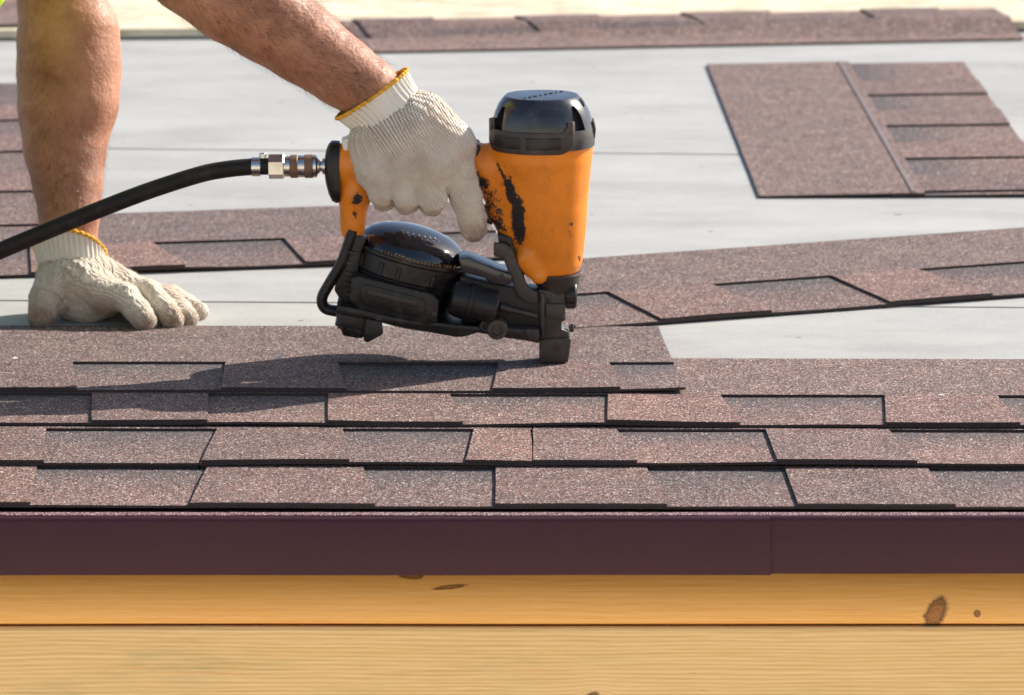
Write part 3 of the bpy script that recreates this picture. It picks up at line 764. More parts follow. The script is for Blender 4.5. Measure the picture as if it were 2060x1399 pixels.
# base rail
shade(link('base_rail', prism([(676, 614), (722, 622), (800, 640), (930, 655), (1085, 664), (1085, 692), (1040, 683), (1020, 679), (985, 672), (962, 670), (932, 679), (915, 679), (850, 667), (770, 650), (735, 643), (682, 633)], -0.034, 0.03, NV, 0.002), M['black'], gun), 0.5)
# rear foot block and fin
shade(link('rear_foot', prism([(674, 628), (742, 642), (740, 676), (722, 682), (690, 676), (684, 660), (672, 655), (680, 648)], -0.03, 0.012, NV, 0.0015), M['black'], gun), 0.5)
shade(link('foot_fin', prism([(736, 642), (768, 648), (771, 672), (766, 676), (740, 690), (731, 686)], -0.036, -0.029, NV, 0.001), M['black'], gun), 0.5)
for i in range(3):
    link('foot_ridge', prism([(680+i*18, 655+i*4), (692+i*18, 658+i*4), (691+i*18, 664+i*4), (679+i*18, 661+i*4)], -0.032, -0.0295, NV, 0.0005), M['black'], gun)
# loop bar down from the strut
bar = catmull([N(x, y, -0.006) for x, y in ((710, 462), (698, 500), (684, 535), (662, 572), (648, 600), (654, 620), (682, 627), (730, 634))], 8)
shade(link('loop_bar', tube(bar, 0.0052, 14, 1.7), M['black'], gun), 1.0)
shade(link('strut_plate', prism([(694, 466), (722, 474), (738, 480), (728, 505), (718, 560), (722, 620), (700, 616), (682, 600), (672, 585), (676, 566), (692, 540), (700, 505)], -0.010, 0.008, NV, 0.002), M['black'], gun), 0.5)
for i in range(5):
    y = 505 + i*21; x = 700 - i*2.5 if i < 4 else 696
    link('strut_slot_rib', prism([(x, y), (x+19-i, y+4), (x+18-i, y+9), (x-1, y+5)], -0.0135, -0.0095, NV, 0.0006), M['steel'], gun)
# hinge arm of the lid
shade(link('lid_arm', prism([(922, 520), (944, 519), (1000, 542), (1030, 553), (1030, 572), (992, 575), (975, 560), (930, 549)], -0.026, 0.010, NV, 0.0018), M['cap'], gun), 0.5)
# feed housing and piston
shade(link('feed_block', prism([(925, 556), (990, 572), (1088, 586), (1088, 690), (1010, 680), (930, 664)], -0.014, 0.018, NV, 0.0018), M['black'], gun), 0.5)
fo = N(906, 598, -0.028); fd = (N(1012, 624, -0.028) - fo).normalized()
shade(link('feed_cylinder', turned((fo, fd), [(0, 0.011), (0.002, 0.0155), (0.008, 0.0172), (0.0165, 0.0176), (0.0172, 0.0186), (0.021, 0.0186), (0.0215, 0.0160), (0.043, 0.0160), (0.0445, 0.0145), (0.0455, 0.010)], 36), M['black'], gun), 0.5)
po = N(1006, 618, -0.024); pd = (N(1086, 638, -0.02) - po).normalized()
shade(link('piston_rod', turned((po, pd), [(0, 0.0036), (0.010, 0.0038), (0.0105, 0.0026), (0.036, 0.0026)], 16), M['steel'], gun), 0.5)
sc_ = N(1000, 664, -0.040)
shade(link('screw_boss', turned((sc_, -EV), [(-0.012, 0.010), (0, 0.0095), (0.001, 0.0088), (0.0012, 0.0055), (-0.002, 0.0050), (-0.002, 0.001)], 28), M['steel'], gun), 0.5)
shade(link('screw_boss', turned((N(977, 656, -0.036), -EV), [(-0.006, 0.006), (0, 0.006), (0.001, 0.0052), (0.001, 0.003), (-0.002, 0.0028), (-0.002, 0.001)], 20), M['black'], gun), 0.5)
# trip arm
shade(link('trip_arm', prism([(993, 489), (1016, 490), (1028, 498), (1036, 516), (1062, 577), (1080, 588), (1082, 612), (1060, 609), (1042, 596), (1028, 562), (1012, 520), (993, 516)], -0.023, -0.017, NV, 0.0012), M['steel'], gun), 0.5)
shade(link('trip_guide', prism([(1000, 470), (1030, 478), (1034, 500), (1046, 525), (1056, 560), (1046, 556), (1024, 500), (1004, 494)], -0.016, 0.012, NV, 0.002), M['black'], gun), 0.5)
# collar, nose and foot
shade(link('collar', loft([ring(N(cx, y), EU, EV, r*K, r*K*0.92, 56) for y, cx, r in ((547, 1112, 56), (550, 1113, 56), (560, 1117, 50), (573, 1122, 43), (592, 1124, 36), (600, 1124, 35))]), M['steel'], gun), 0.5)
shade(link('nose', prism([(1084, 582), (1100, 585), (1137, 590), (1138, 646), (1130, 648), (1130, 662), (1144, 668), (1146, 682), (1085, 684)], -0.016, 0.016, NV, 0.0014), M['steel'], gun), 0.5)
shade(link('nose_cover', prism([(1098, 612), (1136, 612), (1136, 643), (1098, 641)], -0.0205, -0.0155, NV, 0.001), M['steel'], gun), 0.5)
shade(link('nose_rib', prism([(1088, 590), (1096, 591), (1096, 682), (1088, 682)], -0.0195, -0.0155, NV, 0.001), M['steel'], gun), 0.5)
shade(link('nose_foot', prism([(1085, 682), (1150, 680), (1147, 705), (1143, 731), (1085, 733)], -0.0175, 0.0175, NV, 0.0022, 3), M['steel'], gun), 0.5)
ko = N(1136, 592, -0.004)
kn_ = shade(link('depth_knob', turned((ko, EU), [(0, 0.011), (0.001, 0.0128), (0.0098, 0.0128), (0.0112, 0.0115), (0.0115, 0.007), (0.0095, 0.006), (0.0095, 0.001)], 28), M['black'], gun), 0.5)
for i in range(14):
    a = 2*PI*i/14; q = ko + (EN*math.cos(a) + EV*math.sin(a))*0.0129
    link('knurl', turned((q, EU), [(0.0015, 0.0012), (0.0095, 0.0012)], 6), M['black'], kn_)
shade(link('nose_screw', turned((N(1146, 660, -0.008), EU), [(0, 0.004), (0.0035, 0.004), (0.004, 0.003)], 16), M['steel'], gun), 0.5)

for (px, py, c_, r_) in ((714, 588, -0.0345, 0.0024), (874, 632, -0.0345, 0.0024), (1062, 668, -0.0345, 0.0026), (760, 640, -0.0345, 0.0024), (1120, 700, -0.0178, 0.0028), (1104, 604, -0.0162, 0.0022), (1010, 556, -0.0262, 0.0022)):
    hd = turned((N(px, py, c_), -EV), [(0, r_), (0.0008, r_), (0.0012, r_*0.75), (0.0012, r_*0.45), (0.0002, r_*0.4), (0.0002, r_*0.1)], 14)
    shade(link('screw_head', hd, M['steel'], gun), 0.5)

# ------------------------------------------------------------------ air hose with its quick coupler
hose = empty('air_hose', N(520, 336))
tag(hose, 'black rubber air hose with brass coupler running left from the nailer', 'hose')
hp = [N(548, 335), N(505, 336), N(455, 341), N(400, 352), N(300, 384), N(200, 422), N(100, 463), N(0, 505), N(-110, 553), N(-240, 612)]
u_, v_ = roof_uv(-420, 735, 0.0085)
hp += [R(u_, NV-0.01, 0.028), R(u_-0.10, NV-0.015, 0.016), R(u_-0.35, NV+0.02, 0.0155), R(-RW+0.25, NV+0.25, 0.0155), R(-RW+0.1, NV+0.6, 0.012)]
HR = 17.2*K
shade(link('rubber_tube', tube(catmull(hp, 10), HR, 20), M['rubber'], hose), 1.0)
ax = (N(506, 336), (N(655, 334.5) - N(506, 336)).normalized())
def seg(x0, x1): return ((x0-506)*K, (x1-506)*K)
def lathe_px(prof, n=32): return turned(ax, [((x-506)*K, r*K) for x, r in prof], n)
cl = shade(link('hose_clamp', lathe_px([(506, 17.5), (506.5, 19.5), (524, 19.5), (524.5, 17.5)]), M['chrome'], hose), 0.5)
shade(link('clamp_screw', turned((N(529, 321), EN), [(0, 0.0016), (0.002, 0.0016), (0.0022, 0.0034), (0.0055, 0.0036), (0.006, 0.003)], 6), M['chrome'], cl), 0.3)
shade(link('hex_nut', lathe_px([(540, 20), (541, 25), (570, 25), (574, 21)], 6), M['chrome'], hose), 0.3)
shade(link('coupler_body', lathe_px([(566, 19), (574, 21), (583, 21), (586, 17), (640, 16), (641, 8)]), M['chrome'], hose), 0.5)
sl_ = shade(link('coupler_sleeve', lathe_px([(583, 20), (585, 23.5), (598, 23.5), (600, 21.5), (612, 21.5), (614, 23.8), (629, 23.8), (630, 20)], 48), M['rust'], hose), 0.5)
shade(link('sleeve_ring', lathe_px([(599, 22), (600, 22.3), (612, 22.3), (613, 22)], 40), M['chrome'], sl_), 0.5)
shade(link('coupler_lip', lathe_px([(629, 17), (630, 23), (636, 23), (639, 19), (639, 11)]), M['chrome'], hose), 0.5)

# ------------------------------------------------------------------ the roofer
def knit_mat(name, dirty):
    g = G(name)
    ka = g.attr('ka').outputs['Fac']; kl = g.attr('kl').outputs['Fac']; di = g.attr('dirt').outputs['Fac']
    s1 = g.math('SINE', g.math('MULTIPLY', ka, 2*PI/0.0020)); s2 = g.math('SINE', g.math('MULTIPLY', kl, 2*PI/0.0025))
    st = g.math('ADD', g.math('MULTIPLY', s1, 0.65), g.math('MULTIPLY', g.math('MULTIPLY', s1, s2), 0.5))
    rp = g.attr('ribp').outputs['Fac']; rw = g.attr('ribw').outputs['Fac']
    rb = g.math('MULTIPLY', g.math('COSINE', rp), rw)
    fz = g.noise(900, 3, 0.7); bl = g.noise(38, 4, 0.6); bl2 = g.noise(16, 3, 0.55)
    c = g.ramp(bl, [(0.3, (0.68, 0.55, 0.44)), (0.6, (0.86, 0.77, 0.65))])
    c = g.mix(g.math('MULTIPLY', g.range(bl2, 0.5, 0.75), dirty), c, (0.45, 0.31, 0.22))
    c = g.mix(g.range(st, -0.1, -0.8, 0.0, 0.55), c, (0.24, 0.15, 0.10))
    c = g.mix(0.4, c, g.ramp(fz, [(0.3, (0.75, 0.75, 0.75)), (0.7, (1.1, 1.1, 1.1))]), 'MULTIPLY')
    dm = g.math('MULTIPLY', di, g.range(g.noise(60, 4, 0.7), 0.25, 0.6)); c = g.mix(g.math('MULTIPLY', dm, 0.85), c, (0.21, 0.10, 0.045))
    c = g.mix(g.range(rb, -0.2, -1.0, 0.0, 0.16), c, (0.26, 0.17, 0.12))
    fold = g.noise(34, 3, 0.55, g.map((1, 1, 1.6), rot=(0.4, 0.5, 0.6)), 0.8); nb = g.bump(fold, 0.5, 0.006); nb = g.bump(rb, 0.8, 0.0013, nb); nb = g.bump(st, 0.8, 0.0009, nb); nb = g.bump(fz, 0.5, 0.0009, nb)
    return g.out(c, 0.95, nb, Specular_IOR_Level=0.15, Sheen_Weight=0.25)
M['knit'] = knit_mat('cotton_knit', 0.5)
g = G('cotton_rib_cuff')
c = g.mix(g.noise(40, 4), (0.66, 0.59, 0.49), (0.82, 0.77, 0.68))
M['cuff'] = g.out(g.mix(g.range(g.noise(24, 3), 0.55, 0.75, 0, 0.35), c, (0.40, 0.28, 0.20)), 0.95, g.bump(g.noise(700, 3, 0.7), 0.6, 0.0012), Specular_IOR_Level=0.15, Sheen_Weight=0.25)
g = G('yellow_overlock'); M['trim'] = g.out(g.mix(g.noise(300, 3), (0.62, 0.28, 0.02), (0.85, 0.47, 0.05)), 0.9, g.bump(g.noise(900, 3), 0.6, 0.001))
g = G('tanned_skin')
n1 = g.noise(22, 5, 0.62); n2 = g.noise(260, 3, 0.7); n3 = g.noise(75, 4, 0.6)
c = g.ramp(n1, [(0.28, (0.25, 0.105, 0.055)), (0.5, (0.38, 0.172, 0.098)), (0.75, (0.50, 0.255, 0.155))])
c = g.mix(0.45, c, g.ramp(n3, [(0.3, (0.78, 0.70, 0.66)), (0.7, (1.12, 1.12, 1.12))]), 'MULTIPLY')
c = g.mix(0.3, c, g.ramp(n2, [(0.3, (0.7, 0.62, 0.58)), (0.6, (1.05, 1.05, 1.05))]), 'MULTIPLY')
M['skin'] = g.out(c, g.range(n2, 0.3, 0.7, 0.45, 0.65), g.bump(n2, 0.5, 0.0012, g.bump(n3, 0.55, 0.0035)), Specular_IOR_Level=0.4, Subsurface_Weight=0.12, Subsurface_Radius=(0.012, 0.004, 0.002), Subsurface_Scale=0.5)
g = G('arm_hair'); M['hair'] = g.out(g.mix(g.n('HairInfo').outputs['Random'], (0.05, 0.022, 0.012), (0.10, 0.05, 0.028)), 0.5)
g = G('lime_vest'); M['lime'] = g.out(g.mix(g.noise(30, 3), (0.42, 0.62, 0.01), (0.5, 0.72, 0.02)), 0.7, g.bump(g.noise(900, 2), 0.3, 0.001))
g = G('work_trousers'); M['trousers'] = g.out(g.mix(g.noise(30, 4), (0.03, 0.035, 0.05), (0.06, 0.065, 0.085)), 0.9)

LV = roof_uv(200, 655)[1]               # slope distance of the planted hand
def Lp(px, py, c=0.0): return PV(px, py, LV + c)
KL = mpp(Lp(150, 500))

# body: head, torso, legs and both arms in one skin
prims = []
def bp(a, b, ra, rb, k=0.02): prims.append((np.array(a), np.array(b), ra, rb, k))
# right arm: wrist -> elbow -> shoulder
ra_ = [(N(772, 206, 0.000), 50*K), (N(742, 182, 0.000), 64*K), (N(690, 146, 0.002), 70*K), (N(610, 88, 0.006), 80*K), (N(540, 38, 0.010), 89*K), (N(470, -8, 0.014), 96*K), (N(390, -70, 0.016), 100*K), (N(295, -150, 0.02), 92*K), (N(180, -300, 0.0), 104*K), (N(-40, -590, -0.04), 125*K)]
for (p, r), (q, s) in zip(ra_[:-1], ra_[1:]): bp(p, q, r, s, 0.004)
# left arm, leaning away from the eave as it rises
la_ = [(Lp(140, 530, 0.048), 46*KL), (Lp(139, 485, 0.050), 56*KL), (Lp(139, 430, 0.055), 62*KL), (Lp(136, 370, 0.066), 71*KL), (Lp(131, 300, 0.078), 84*KL), (Lp(130, 220, 0.092), 95*KL), (Lp(133, 140, 0.105), 100*KL), (Lp(128, 80, 0.115), 95*KL), (Lp(121, 20, 0.125), 85*KL), (Lp(112, -50, 0.13), 86*KL), (Lp(60, -250, 0.14), 100*KL), (Lp(-40, -600, 0.13), 120*KL)]
for (p, r), (q, s) in zip(la_[:-1], la_[1:]): bp(p, q, r, s, 0.004)
bp(Lp(172, 60, 0.105), Lp(168, 200, 0.085), 60*KL, 58*KL, 0.03)      # brachioradialis
sR, sL = ra_[-1][0], la_[-1][0]; neck = (sR + sL)/2 + Vector((0.05, 0, 0.04))
hip = N(-900, -60, 0.07); chest = (sR+sL)/2 + Vector((-0.10, 0, -0.03))
bp(sR, sL, 0.065, 0.065, 0.05); bp(chest + EV*0.07, hip + EV*0.06, 0.125, 0.125, 0.06); bp(chest - EV*0.07, hip - EV*0.06, 0.125, 0.125, 0.06)
head = neck + Vector((0.10, 0, 0.13)); bp(neck + Vector((-0.03, 0, -0.03)), head + Vector((-0.03, 0, -0.03)), 0.06, 0.055, 0.03)
bp(head + Vector((-0.015, 0, 0.02)), head + Vector((0.02, 0, -0.03)), 0.092, 0.075, 0.03); bp(head + Vector((0.088, 0, -0.005)), head + Vector((0.108, 0, -0.03)), 0.010, 0.015, 0.012)
bp(head + Vector((0.06, 0, -0.09)), head + Vector((0.03, 0, -0.06)), 0.035, 0.05, 0.03)
for sg in (-1, 1):
    bp(head + Vector((-0.015, sg*0.078, 0.0)), head + Vector((-0.012, sg*0.086, -0.035)), 0.018, 0.012, 0.008)
    uk, vk = roof_uv(-430, 640); kp = R(uk - 0.05, NV + 0.07 + sg*0.12, 0.065); hp_ = hip + EV*(sg*0.09)
    bp(hp_, kp, 0.085, 0.062, 0.03); an = R(uk-0.47, NV + 0.07 + sg*0.10, 0.05); bp(kp, an, 0.060, 0.042, 0.02); bp(an, an + Vector((-0.06, 0, -0.01)), 0.04, 0.03, 0.02)
allp = np.array([q for p in prims for q in (p[0], p[1])])
fb = Field(allp.min(0)-0.14, allp.max(0)+0.14, 0.0045)
for p in prims: fb.cone(*p)
bm_, BV = fb.mesh()
person = link('person', bm_, M['skin'], None, smooth=True)
tag(person, 'roofer in lime vest leaning on one gloved hand, other hand working the nailer', 'person')

def cover(name, parts, mat, h=0.008):
    pts = np.array([q for p in parts for q in (p[0], p[1])]); f_ = Field(pts.min(0)-0.17, pts.max(0)+0.17, h)
    for p in parts: f_.cone(*p)
    me, _ = f_.mesh(); return link(name, me, mat, person, smooth=True)
ve = [(np.array(chest + EV*0.07), np.array(hip + EV*0.06), 0.138, 0.138, 0.06), (np.array(chest - EV*0.07), np.array(hip - EV*0.06), 0.138, 0.138, 0.06), (np.array(sR*0.8+sL*0.2), np.array(sL*0.8+sR*0.2), 0.085, 0.085, 0.05)]
hem = N(-36, -30, 0.10)
# the unzipped front of the vest hangs down in a fold
for dc in (-0.06, -0.01, 0.04, 0.09, 0.14):
    for (f_, px, py) in ((0.25, -28, -27), (0.55, -150, -10), (0.75, -300, 10)):
        ve.append((np.array(chest + (hip-chest)*f_ + EV*(dc-0.04)*0.8), np.array(N(px - 40*abs(dc-0.1)*10, py - 12*math.sin(dc*60), dc)), 0.09, 0.022, 0.03))
cover('vest', ve, M['lime'])
tr = [(p[0], p[1], p[2]+0.014, p[3]+0.014, p[4]) for p in prims[-6:] + prims[-12:-6] if False]
leg = []
for sg in (-1, 1):
    uk, vk = roof_uv(-430, 640); kp = R(uk - 0.05, NV + 0.07 + sg*0.12, 0.065); hp_ = hip + EV*(sg*0.09); an = R(uk-0.47, NV + 0.07 + sg*0.10, 0.05)
    leg += [(np.array(hp_), np.array(kp), 0.100, 0.074, 0.03), (np.array(kp), np.array(an), 0.073, 0.056, 0.02)]
cover('trousers', leg, M['trousers'])

# gloves
def glove(palm, fingers, h, kp, kf, tips, along, recoord, cuffax, kmix=0.0):
    """palm, fingers: lists of ((p,r),(q,s)) chains -> mesh with knit coordinates"""
    P = [x for ch in palm + fingers for x, _ in ch]; P = np.array([list(x) for x in P])
    fp = Field(P.min(0)-0.035, P.max(0)+0.035, h)
    for ch in palm:
        for (p, r), (q, s) in zip(ch[:-1], ch[1:]): fp.cone(np.array(p), np.array(q), r, s, kp)
    ff = Field(P.min(0)-0.035, P.max(0)+0.035, h)
    for ch in fingers:
        one = Field(P.min(0)-0.035, P.max(0)+0.035, h)
        for (p, r), (q, s) in zip(ch[:-1], ch[1:]): one.cone(np.array(p), np.array(q), r, s, 0.003)
        ff.merge(one, 0.0016)
    fp.merge(ff, kf)
    # slack cloth: shallow folds and lumps
    gx, gy, gz = fp.grid(np.zeros(3, int), fp.n)
    fp.F = fp.F + 0.0006*np.sin(330*gx + 1.9*np.sin(210*gz) + 1.1*np.sin(270*gy))*np.sin(300*gz + 1.6*np.sin(240*gy)) + 0.00035*np.sin(700*gx + 500*gz + 2.2*np.sin(190*gz))*np.sin(420*gy + 2*np.sin(330*gx))
    me, V = fp.mesh()
    n = len(V); best = np.full(n, 1e9); ka = np.zeros(n); kl = np.zeros(n)
    prs = [(p, r, q, s, 1.0) for ch in palm for (p, r), (q, s) in zip(ch[:-1], ch[1:])][:1] + []
    A = np.array(along[0]); B = np.array(along[1]); d = (B-A)/np.linalg.norm(B-A); sd_ = np.cross(d, np.array(along[2])); sd_ /= np.linalg.norm(sd_)
    sd_ = sd_ + kmix*np.array(along[2]); kl = (V-A)@d; ka = (V-A)@sd_; palm_d = np.full(n, 1e9)
    for ch in palm:
        for (p, r), (q, s) in zip(ch[:-1], ch[1:]):
            p_ = np.array(p); q_ = np.array(q); e = q_-p_; L = np.linalg.norm(e); t = np.clip(((V-p_)@e)/L**2, 0, 1); D = np.linalg.norm(V-p_-t[:, None]*e, axis=1) - (r+(s-r)*t)
            palm_d = np.minimum(palm_d, D)
    best = palm_d + 0.0015
    for ci_, ch in enumerate(fingers):
        acc = 0.0
        if ci_ not in recoord: continue
        for (p, r), (q, s) in zip(ch[:-1], ch[1:]):
            p_ = np.array(p); q_ = np.array(q); e = q_-p_; L = np.linalg.norm(e); t = np.clip(((V-p_)@e)/L**2, 0, 1); D = np.linalg.norm(V-p_-t[:, None]*e, axis=1) - (r+(s-r)*t)
            m = D < best; best[m] = D[m]; ez = e/L
            a_ = np.cross(ez, np.array(along[2])); a_ /= np.linalg.norm(a_); b_ = np.cross(a_, ez)
            rel = V[m]-p_; ang = np.arctan2(rel@b_, rel@a_)
            ka[m] = ang*(r+s)/2; kl[m] = acc + t[m]*L
            acc += L
    di = np.zeros(n)
    for tp, rr in tips: di = np.maximum(di, np.clip(1.35 - np.linalg.norm(V-np.array(tp), axis=1)/rr, 0, 1))
    c0_, a_, b_, ax_, ribs = cuffax; c0_ = np.array(c0_); rel = V - c0_
    ang = np.arctan2(rel@np.array(b_), rel@np.array(a_)); lenx = rel@np.array(ax_)
    ang = np.where(ang > PI/2, ang - 2*PI, ang)                  # keep the seam on the hidden side
    ph = ribs*ang + 0.6*np.sin(3*ang); rw = np.clip(1 - (lenx-0.0)/0.034, 0, 1)
    for nm_, ar in (('ka', ka), ('kl', kl), ('dirt', di), ('ribp', ph), ('ribw', rw)):
        at = me.attributes.new(nm_, 'FLOAT', 'POINT'); at.data.foreach_set('value', ar.astype(np.float32))
    return me
def cuff(name, secs, ribs, amp, parent):
    """secs: (centre, axis_a, axis_b, ra, rb): ribbed knit tube"""
    n = ribs*8; rings = []
    for k, (c0, a, b, r1, r2, am) in enumerate(secs):
        rg = []
        for i in range(n):
            t = 2*PI*i/n; q = 1 + am*(0.5+0.5*math.cos(ribs*t + 0.6*math.sin(3*t))) + 0.02*math.sin(2*t + k*0.4)
            rg.append(c0 + a*(r1*q*math.cos(t)) + b*(r2*q*math.sin(t)))
        rings.append(rg)
    return link(name, loft(rings, False, False), M['cuff'], parent, smooth=True), rings[0]
def overlock(pts, r, parent):
    n = len(pts); m = 220; path = [pts[int(i*n/m) % n] for i in range(m)]; rings = []
    for i in range(m):
        t = (path[(i+1) % m]-path[i-1]).normalized(); a = t.cross(Vector((0.3, 0.5, 0.8))).normalized(); b = t.cross(a)
        rr = r*(1 + 0.12*math.sin(i*2*PI/3.1) + 0.35*mnoise.noise(path[i]*400)); rings.append(ring(path[i], a, b, rr, rr, 8))
    vs = [p for q in rings for p in q]; fs = [(i*8+j, i*8+(j+1) % 8, ((i+1) % m)*8+(j+1) % 8, ((i+1) % m)*8+j) for i in range(m) for j in range(8)]
    return link('cuff_trim', fix_normals(mesh(vs, fs)), M['trim'], parent, smooth=True)

mm = 0.001
def rn(px, py, c, r): return (N(px, py, c*mm), r*mm)
palmR = [[rn(812, 222, -6, 22), rn(850, 243, -12, 24), rn(912, 292, -20, 22)],
         [rn(757, 258, -4, 21), rn(752, 290, -9, 22), rn(764, 345, -17, 20), rn(768, 352, -18, 15.5)],
         [rn(788, 243, -7, 24), rn(808, 275, -14, 25), rn(830, 340, -24, 19.5), rn(820, 352, -23, 15.5)],
         [rn(788, 243, -7, 24), rn(832, 268, -15, 25), rn(876, 335, -25, 19), rn(868, 352, -24, 15.5)],
         [rn(790, 240, 10, 22), rn(860, 280, 26, 15)]]
fingR = [[rn(762, 342, -24, 14.5), rn(768, 390, -27, 12.2), rn(772, 402, -2, 10.5), rn(768, 385, 16, 9.5)],
         [rn(811, 348, -28, 15), rn(818, 395, -31, 12.8), rn(818, 408, -2, 11), rn(814, 390, 18, 10)],
         [rn(861, 346, -30, 15), rn(870, 398, -32, 13.2), rn(869, 410, -2, 11.5), rn(864, 390, 18, 10)],
         [rn(916, 318, -26, 16), rn(938, 400, -24, 14.5), rn(950, 440, -17, 13.2), rn(953, 460, -12, 12.8)],
         [rn(850, 280, 26, 15), rn(900, 300, 34, 13), rn(945, 330, 33, 11)]]
cdir = (N(700, 146) - N(790, 225)).normalized(); ca = (N(815, 143) - N(682, 234)).normalized(); ca = (ca - cdir*ca.dot(cdir)*0.0).normalized()
secR = []
for k in range(15):
    q = k/14; c0 = N(748 + 46*q + 6*q*q, 189 + 58*q - 2*q*q, -0.001 - 0.006*q)
    r1 = (81 - 9*math.sin(q*PI*0.8) + 5*q)*K; r2 = 0.0290 - 0.001*math.sin(q*PI) + 0.0015*q
    secR.append((c0, (ca + EN*0.10*q).normalized(), EV, r1, r2, 0.07*(1-q)**0.8))
gr_ = glove(palmR, fingR, 0.0013, 0.012, 0.004, [(N(953, 482, -0.016), 0.020)], (N(757, 210), N(850, 345), -EV), (), (secR[-1][0], secR[-1][1], EV, (N(850, 345) - N(757, 210)).normalized(), 40))
gloveR = link('glove', gr_, M['knit'], person, smooth=True)
gloveR['label'] = 'off-white knit glove gripping the nailer'
_, r0 = cuff('cuff', secR, 40, 0.05, gloveR)
overlock(r0, 0.0018, gloveR)

def ln(px, py, c, r): return (Lp(px, py, c*mm), r*mm)
palmL = [[ln(134, 556, 40, 28), ln(160, 572, 24, 24), ln(203, 590, 4, 16)],
         [ln(156, 556, 44, 27), ln(197, 562, 38, 21), ln(248, 576, 28, 16)],
         [ln(160, 560, 52, 23), ln(205, 570, 55, 19), ln(262, 582, 52, 15)],
         [ln(150, 552, 62, 24), ln(205, 582, 70, 18), ln(262, 594, 74, 13.5)],
         [ln(128, 562, 34, 23), ln(108, 582, 18, 18)],
         [ln(140, 600, 34, 20), ln(175, 606, 24, 19), ln(214, 606, 10, 14)]]
fingL = [[ln(203, 590, 4, 15.5), ln(252, 598, -8, 13.8), ln(280, 630, -20, 12.4), ln(292, 647, -28, 11.8)],
         [ln(248, 578, 28, 14.5), ln(299, 590, 12, 13), ln(330, 621, -4, 12), ln(347, 643, -16, 11.4)],
         [ln(262, 584, 52, 13.5), ln(331, 597, 32, 12), ln(361, 622, 12, 11), ln(378, 640, -2, 10.4)],
         [ln(262, 596, 74, 12.5), ln(348, 597, 56, 10.8), ln(376, 613, 44, 10), ln(401, 627, 31, 9.4)],
         [ln(112, 575, 20, 18), ln(92, 602, 8, 16), ln(83, 637, -12, 13.6)]]
tipsL = [(Lp(86, 648, -0.020), 0.024), (Lp(294, 660, -0.034), 0.016), (Lp(350, 656, -0.022), 0.019), (Lp(381, 653, -0.006), 0.015), (Lp(402, 640, 0.03), 0.010), (Lp(215, 628, -0.006), 0.018)]
lax = (Lp(139, 430, 0.075) - Lp(140, 530, 0.036)).normalized(); la = EU; lb = lax.cross(la).normalized()
secL = []
for k in range(11):
    q = k/10; c0 = Lp(140 + 5*q, 502 + 58*q, 0.047 - 0.008*q)
    secL.append((c0, (EU - EN*0.10).normalized(), lb, (70 - 2*math.sin(q*PI) - 3*q**3)*KL, (72 - 3*math.sin(q*PI) - 10*q**3)*KL, 0.07*(1-q)))
gl_ = glove(palmL, fingL, 0.0013, 0.014, 0.008, tipsL, (Lp(140, 530, 0.04), Lp(260, 590, 0.03), EN), (4,), (secL[-1][0], secL[-1][1], secL[-1][2], -lax, 38), 0.85)
gloveL = link('glove', gl_, M['knit'], person, smooth=True)
gloveL['label'] = 'off-white knit glove planted flat on the roof'
_, r0 = cuff('cuff', secL, 38, 0.05, gloveL)
overlock(r0, 0.0018, gloveL)

# loose cotton fibres standing off the gloves
def fuzz(o, count, length, seed):
    r_ = np.random.default_rng(seed); me = o.data; n = len(me.vertices)
    co_ = np.empty(n*3, np.float32); me.vertices.foreach_get('co', co_); co_ = co_.reshape(-1, 3)
    no_ = np.array([v.vector[:] for v in me.vertex_normals]); org = np.array(o.matrix_world.translation) if False else np.array(o.location + person.location)
    ii = r_.integers(0, n, count); vs = []; fs = []
    for i in ii:
        p = Vector(co_[i] + org); nrm = Vector(no_[i]); t = nrm.cross(Vector(r_.normal(0, 1, 3))).normalized(); ln_ = length*float(r_.uniform(0.4, 1.5)); k = len(vs)
        sd_ = nrm.cross(t).normalized()*0.00007; m1 = p + nrm*ln_*0.45 + t*ln_*0.4; e_ = p + nrm*ln_*0.5 + t*ln_
        vs += [p-sd_, p+sd_, m1+sd_, m1-sd_, e_]; fs += [(k, k+1, k+2, k+3), (k+3, k+2, k+4)]
    q = link('glove_fuzz', mesh(vs, fs), M['cuff'], o); q['kind'] = 'stuff'
fuzz(gloveR, 5000, 0.0026, 21); fuzz(gloveL, 5000, 0.0026, 22)

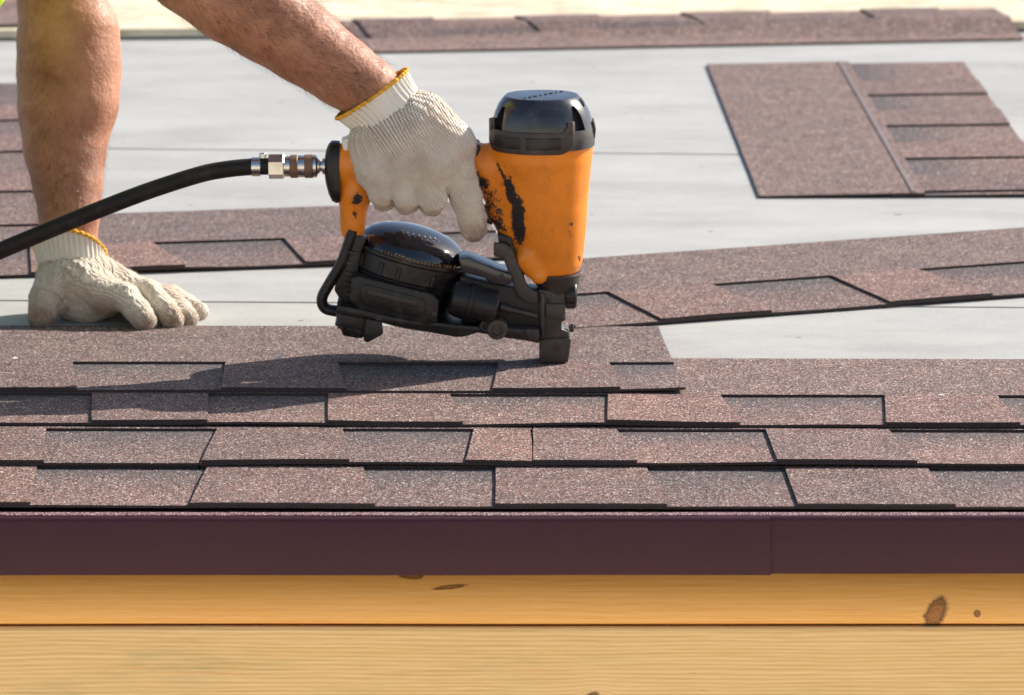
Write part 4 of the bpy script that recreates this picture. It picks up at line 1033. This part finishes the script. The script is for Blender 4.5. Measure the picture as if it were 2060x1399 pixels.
# forearm hair
def hairs(chain, count, length, seed):
    r_ = np.random.default_rng(seed); vs = []; fs = []
    segs = list(zip(chain[:-1], chain[1:])); L = np.array([(q-p).length for (p, _), (q, _) in segs]); cum = L/L.sum()
    for _ in range(count):
        i = r_.choice(len(segs), p=cum); (p, r), (q, s) = segs[i]; t = r_.random()
        ax_ = (p-q).normalized(); c0 = p.lerp(q, t); rr = r+(s-r)*t; a = ax_.cross(Vector((0.3, 0.9, 0.2))).normalized(); b = ax_.cross(a)
        th = r_.random()*2*PI; nrm = a*math.cos(th) + b*math.sin(th)
        d = (ax_*1.0 + nrm*0.35 + b.cross(nrm)*0.0 + nrm.cross(ax_)*float(r_.normal(0, 0.45))).normalized()
        pos = c0 + nrm*(rr-0.0012); ln_ = length*float(r_.uniform(0.5, 1.3)); sd_ = nrm.cross(d).normalized(); wd = 0.0001
        k = len(vs); m1 = pos + d*ln_*0.5 + nrm*ln_*0.12; e_ = pos + d*ln_ + nrm*ln_*0.06
        vs += [pos - sd_*wd, pos + sd_*wd, m1 + sd_*wd*0.8, m1 - sd_*wd*0.8, e_]
        fs += [(k, k+1, k+2, k+3), (k+3, k+2, k+4)]
    return mesh(vs, fs)
h1 = link('arm_hair', hairs(ra_[1:8], 5500, 0.014, 3), M['hair'], person); h1['kind'] = 'stuff'
h2 = link('arm_hair', hairs(la_[2:10], 6500, 0.011, 5), M['hair'], person); h2['kind'] = 'stuff'

# ------------------------------------------------------------------ small white chips left on the shingles
def chip(px, py, w_, a, b, rot, label):
    u, v = roof_uv(px, py, w_); p = [(-a, -b), (a*0.7, -b*1.1), (a, b*0.3), (0.1*a, b), (-a*0.8, b*0.6)]
    vs = [R(u + x*math.cos(rot) - y*math.sin(rot), v + x*math.sin(rot) + y*math.cos(rot), w_ + 0.0004 + 0.0006*(i == 3)) for i, (x, y) in enumerate(p)]
    vs += [q + EN*0.0008 for q in vs]
    tag(link('paper_chip', fix_normals(mesh(vs, [(0,1,2,3,4), (9,8,7,6,5)] + [(i, 5+i, 5+(i+1) % 5, (i+1) % 5) for i in range(5)])), M['chip']), label, 'chip', 'white chips on the shingles')
chip(562, 721, 0.0125, 0.003, 0.004, 0.1, 'tiny white chip lying in the nailer shadow')
chip(30, 723, 0.0125, 0.003, 0.003, 0.4, 'tiny white chip on the top course near the left edge')
chip(1893, 797, 0.0125, 0.003, 0.002, 0.0, 'tiny white chip on the shingles near the right edge')
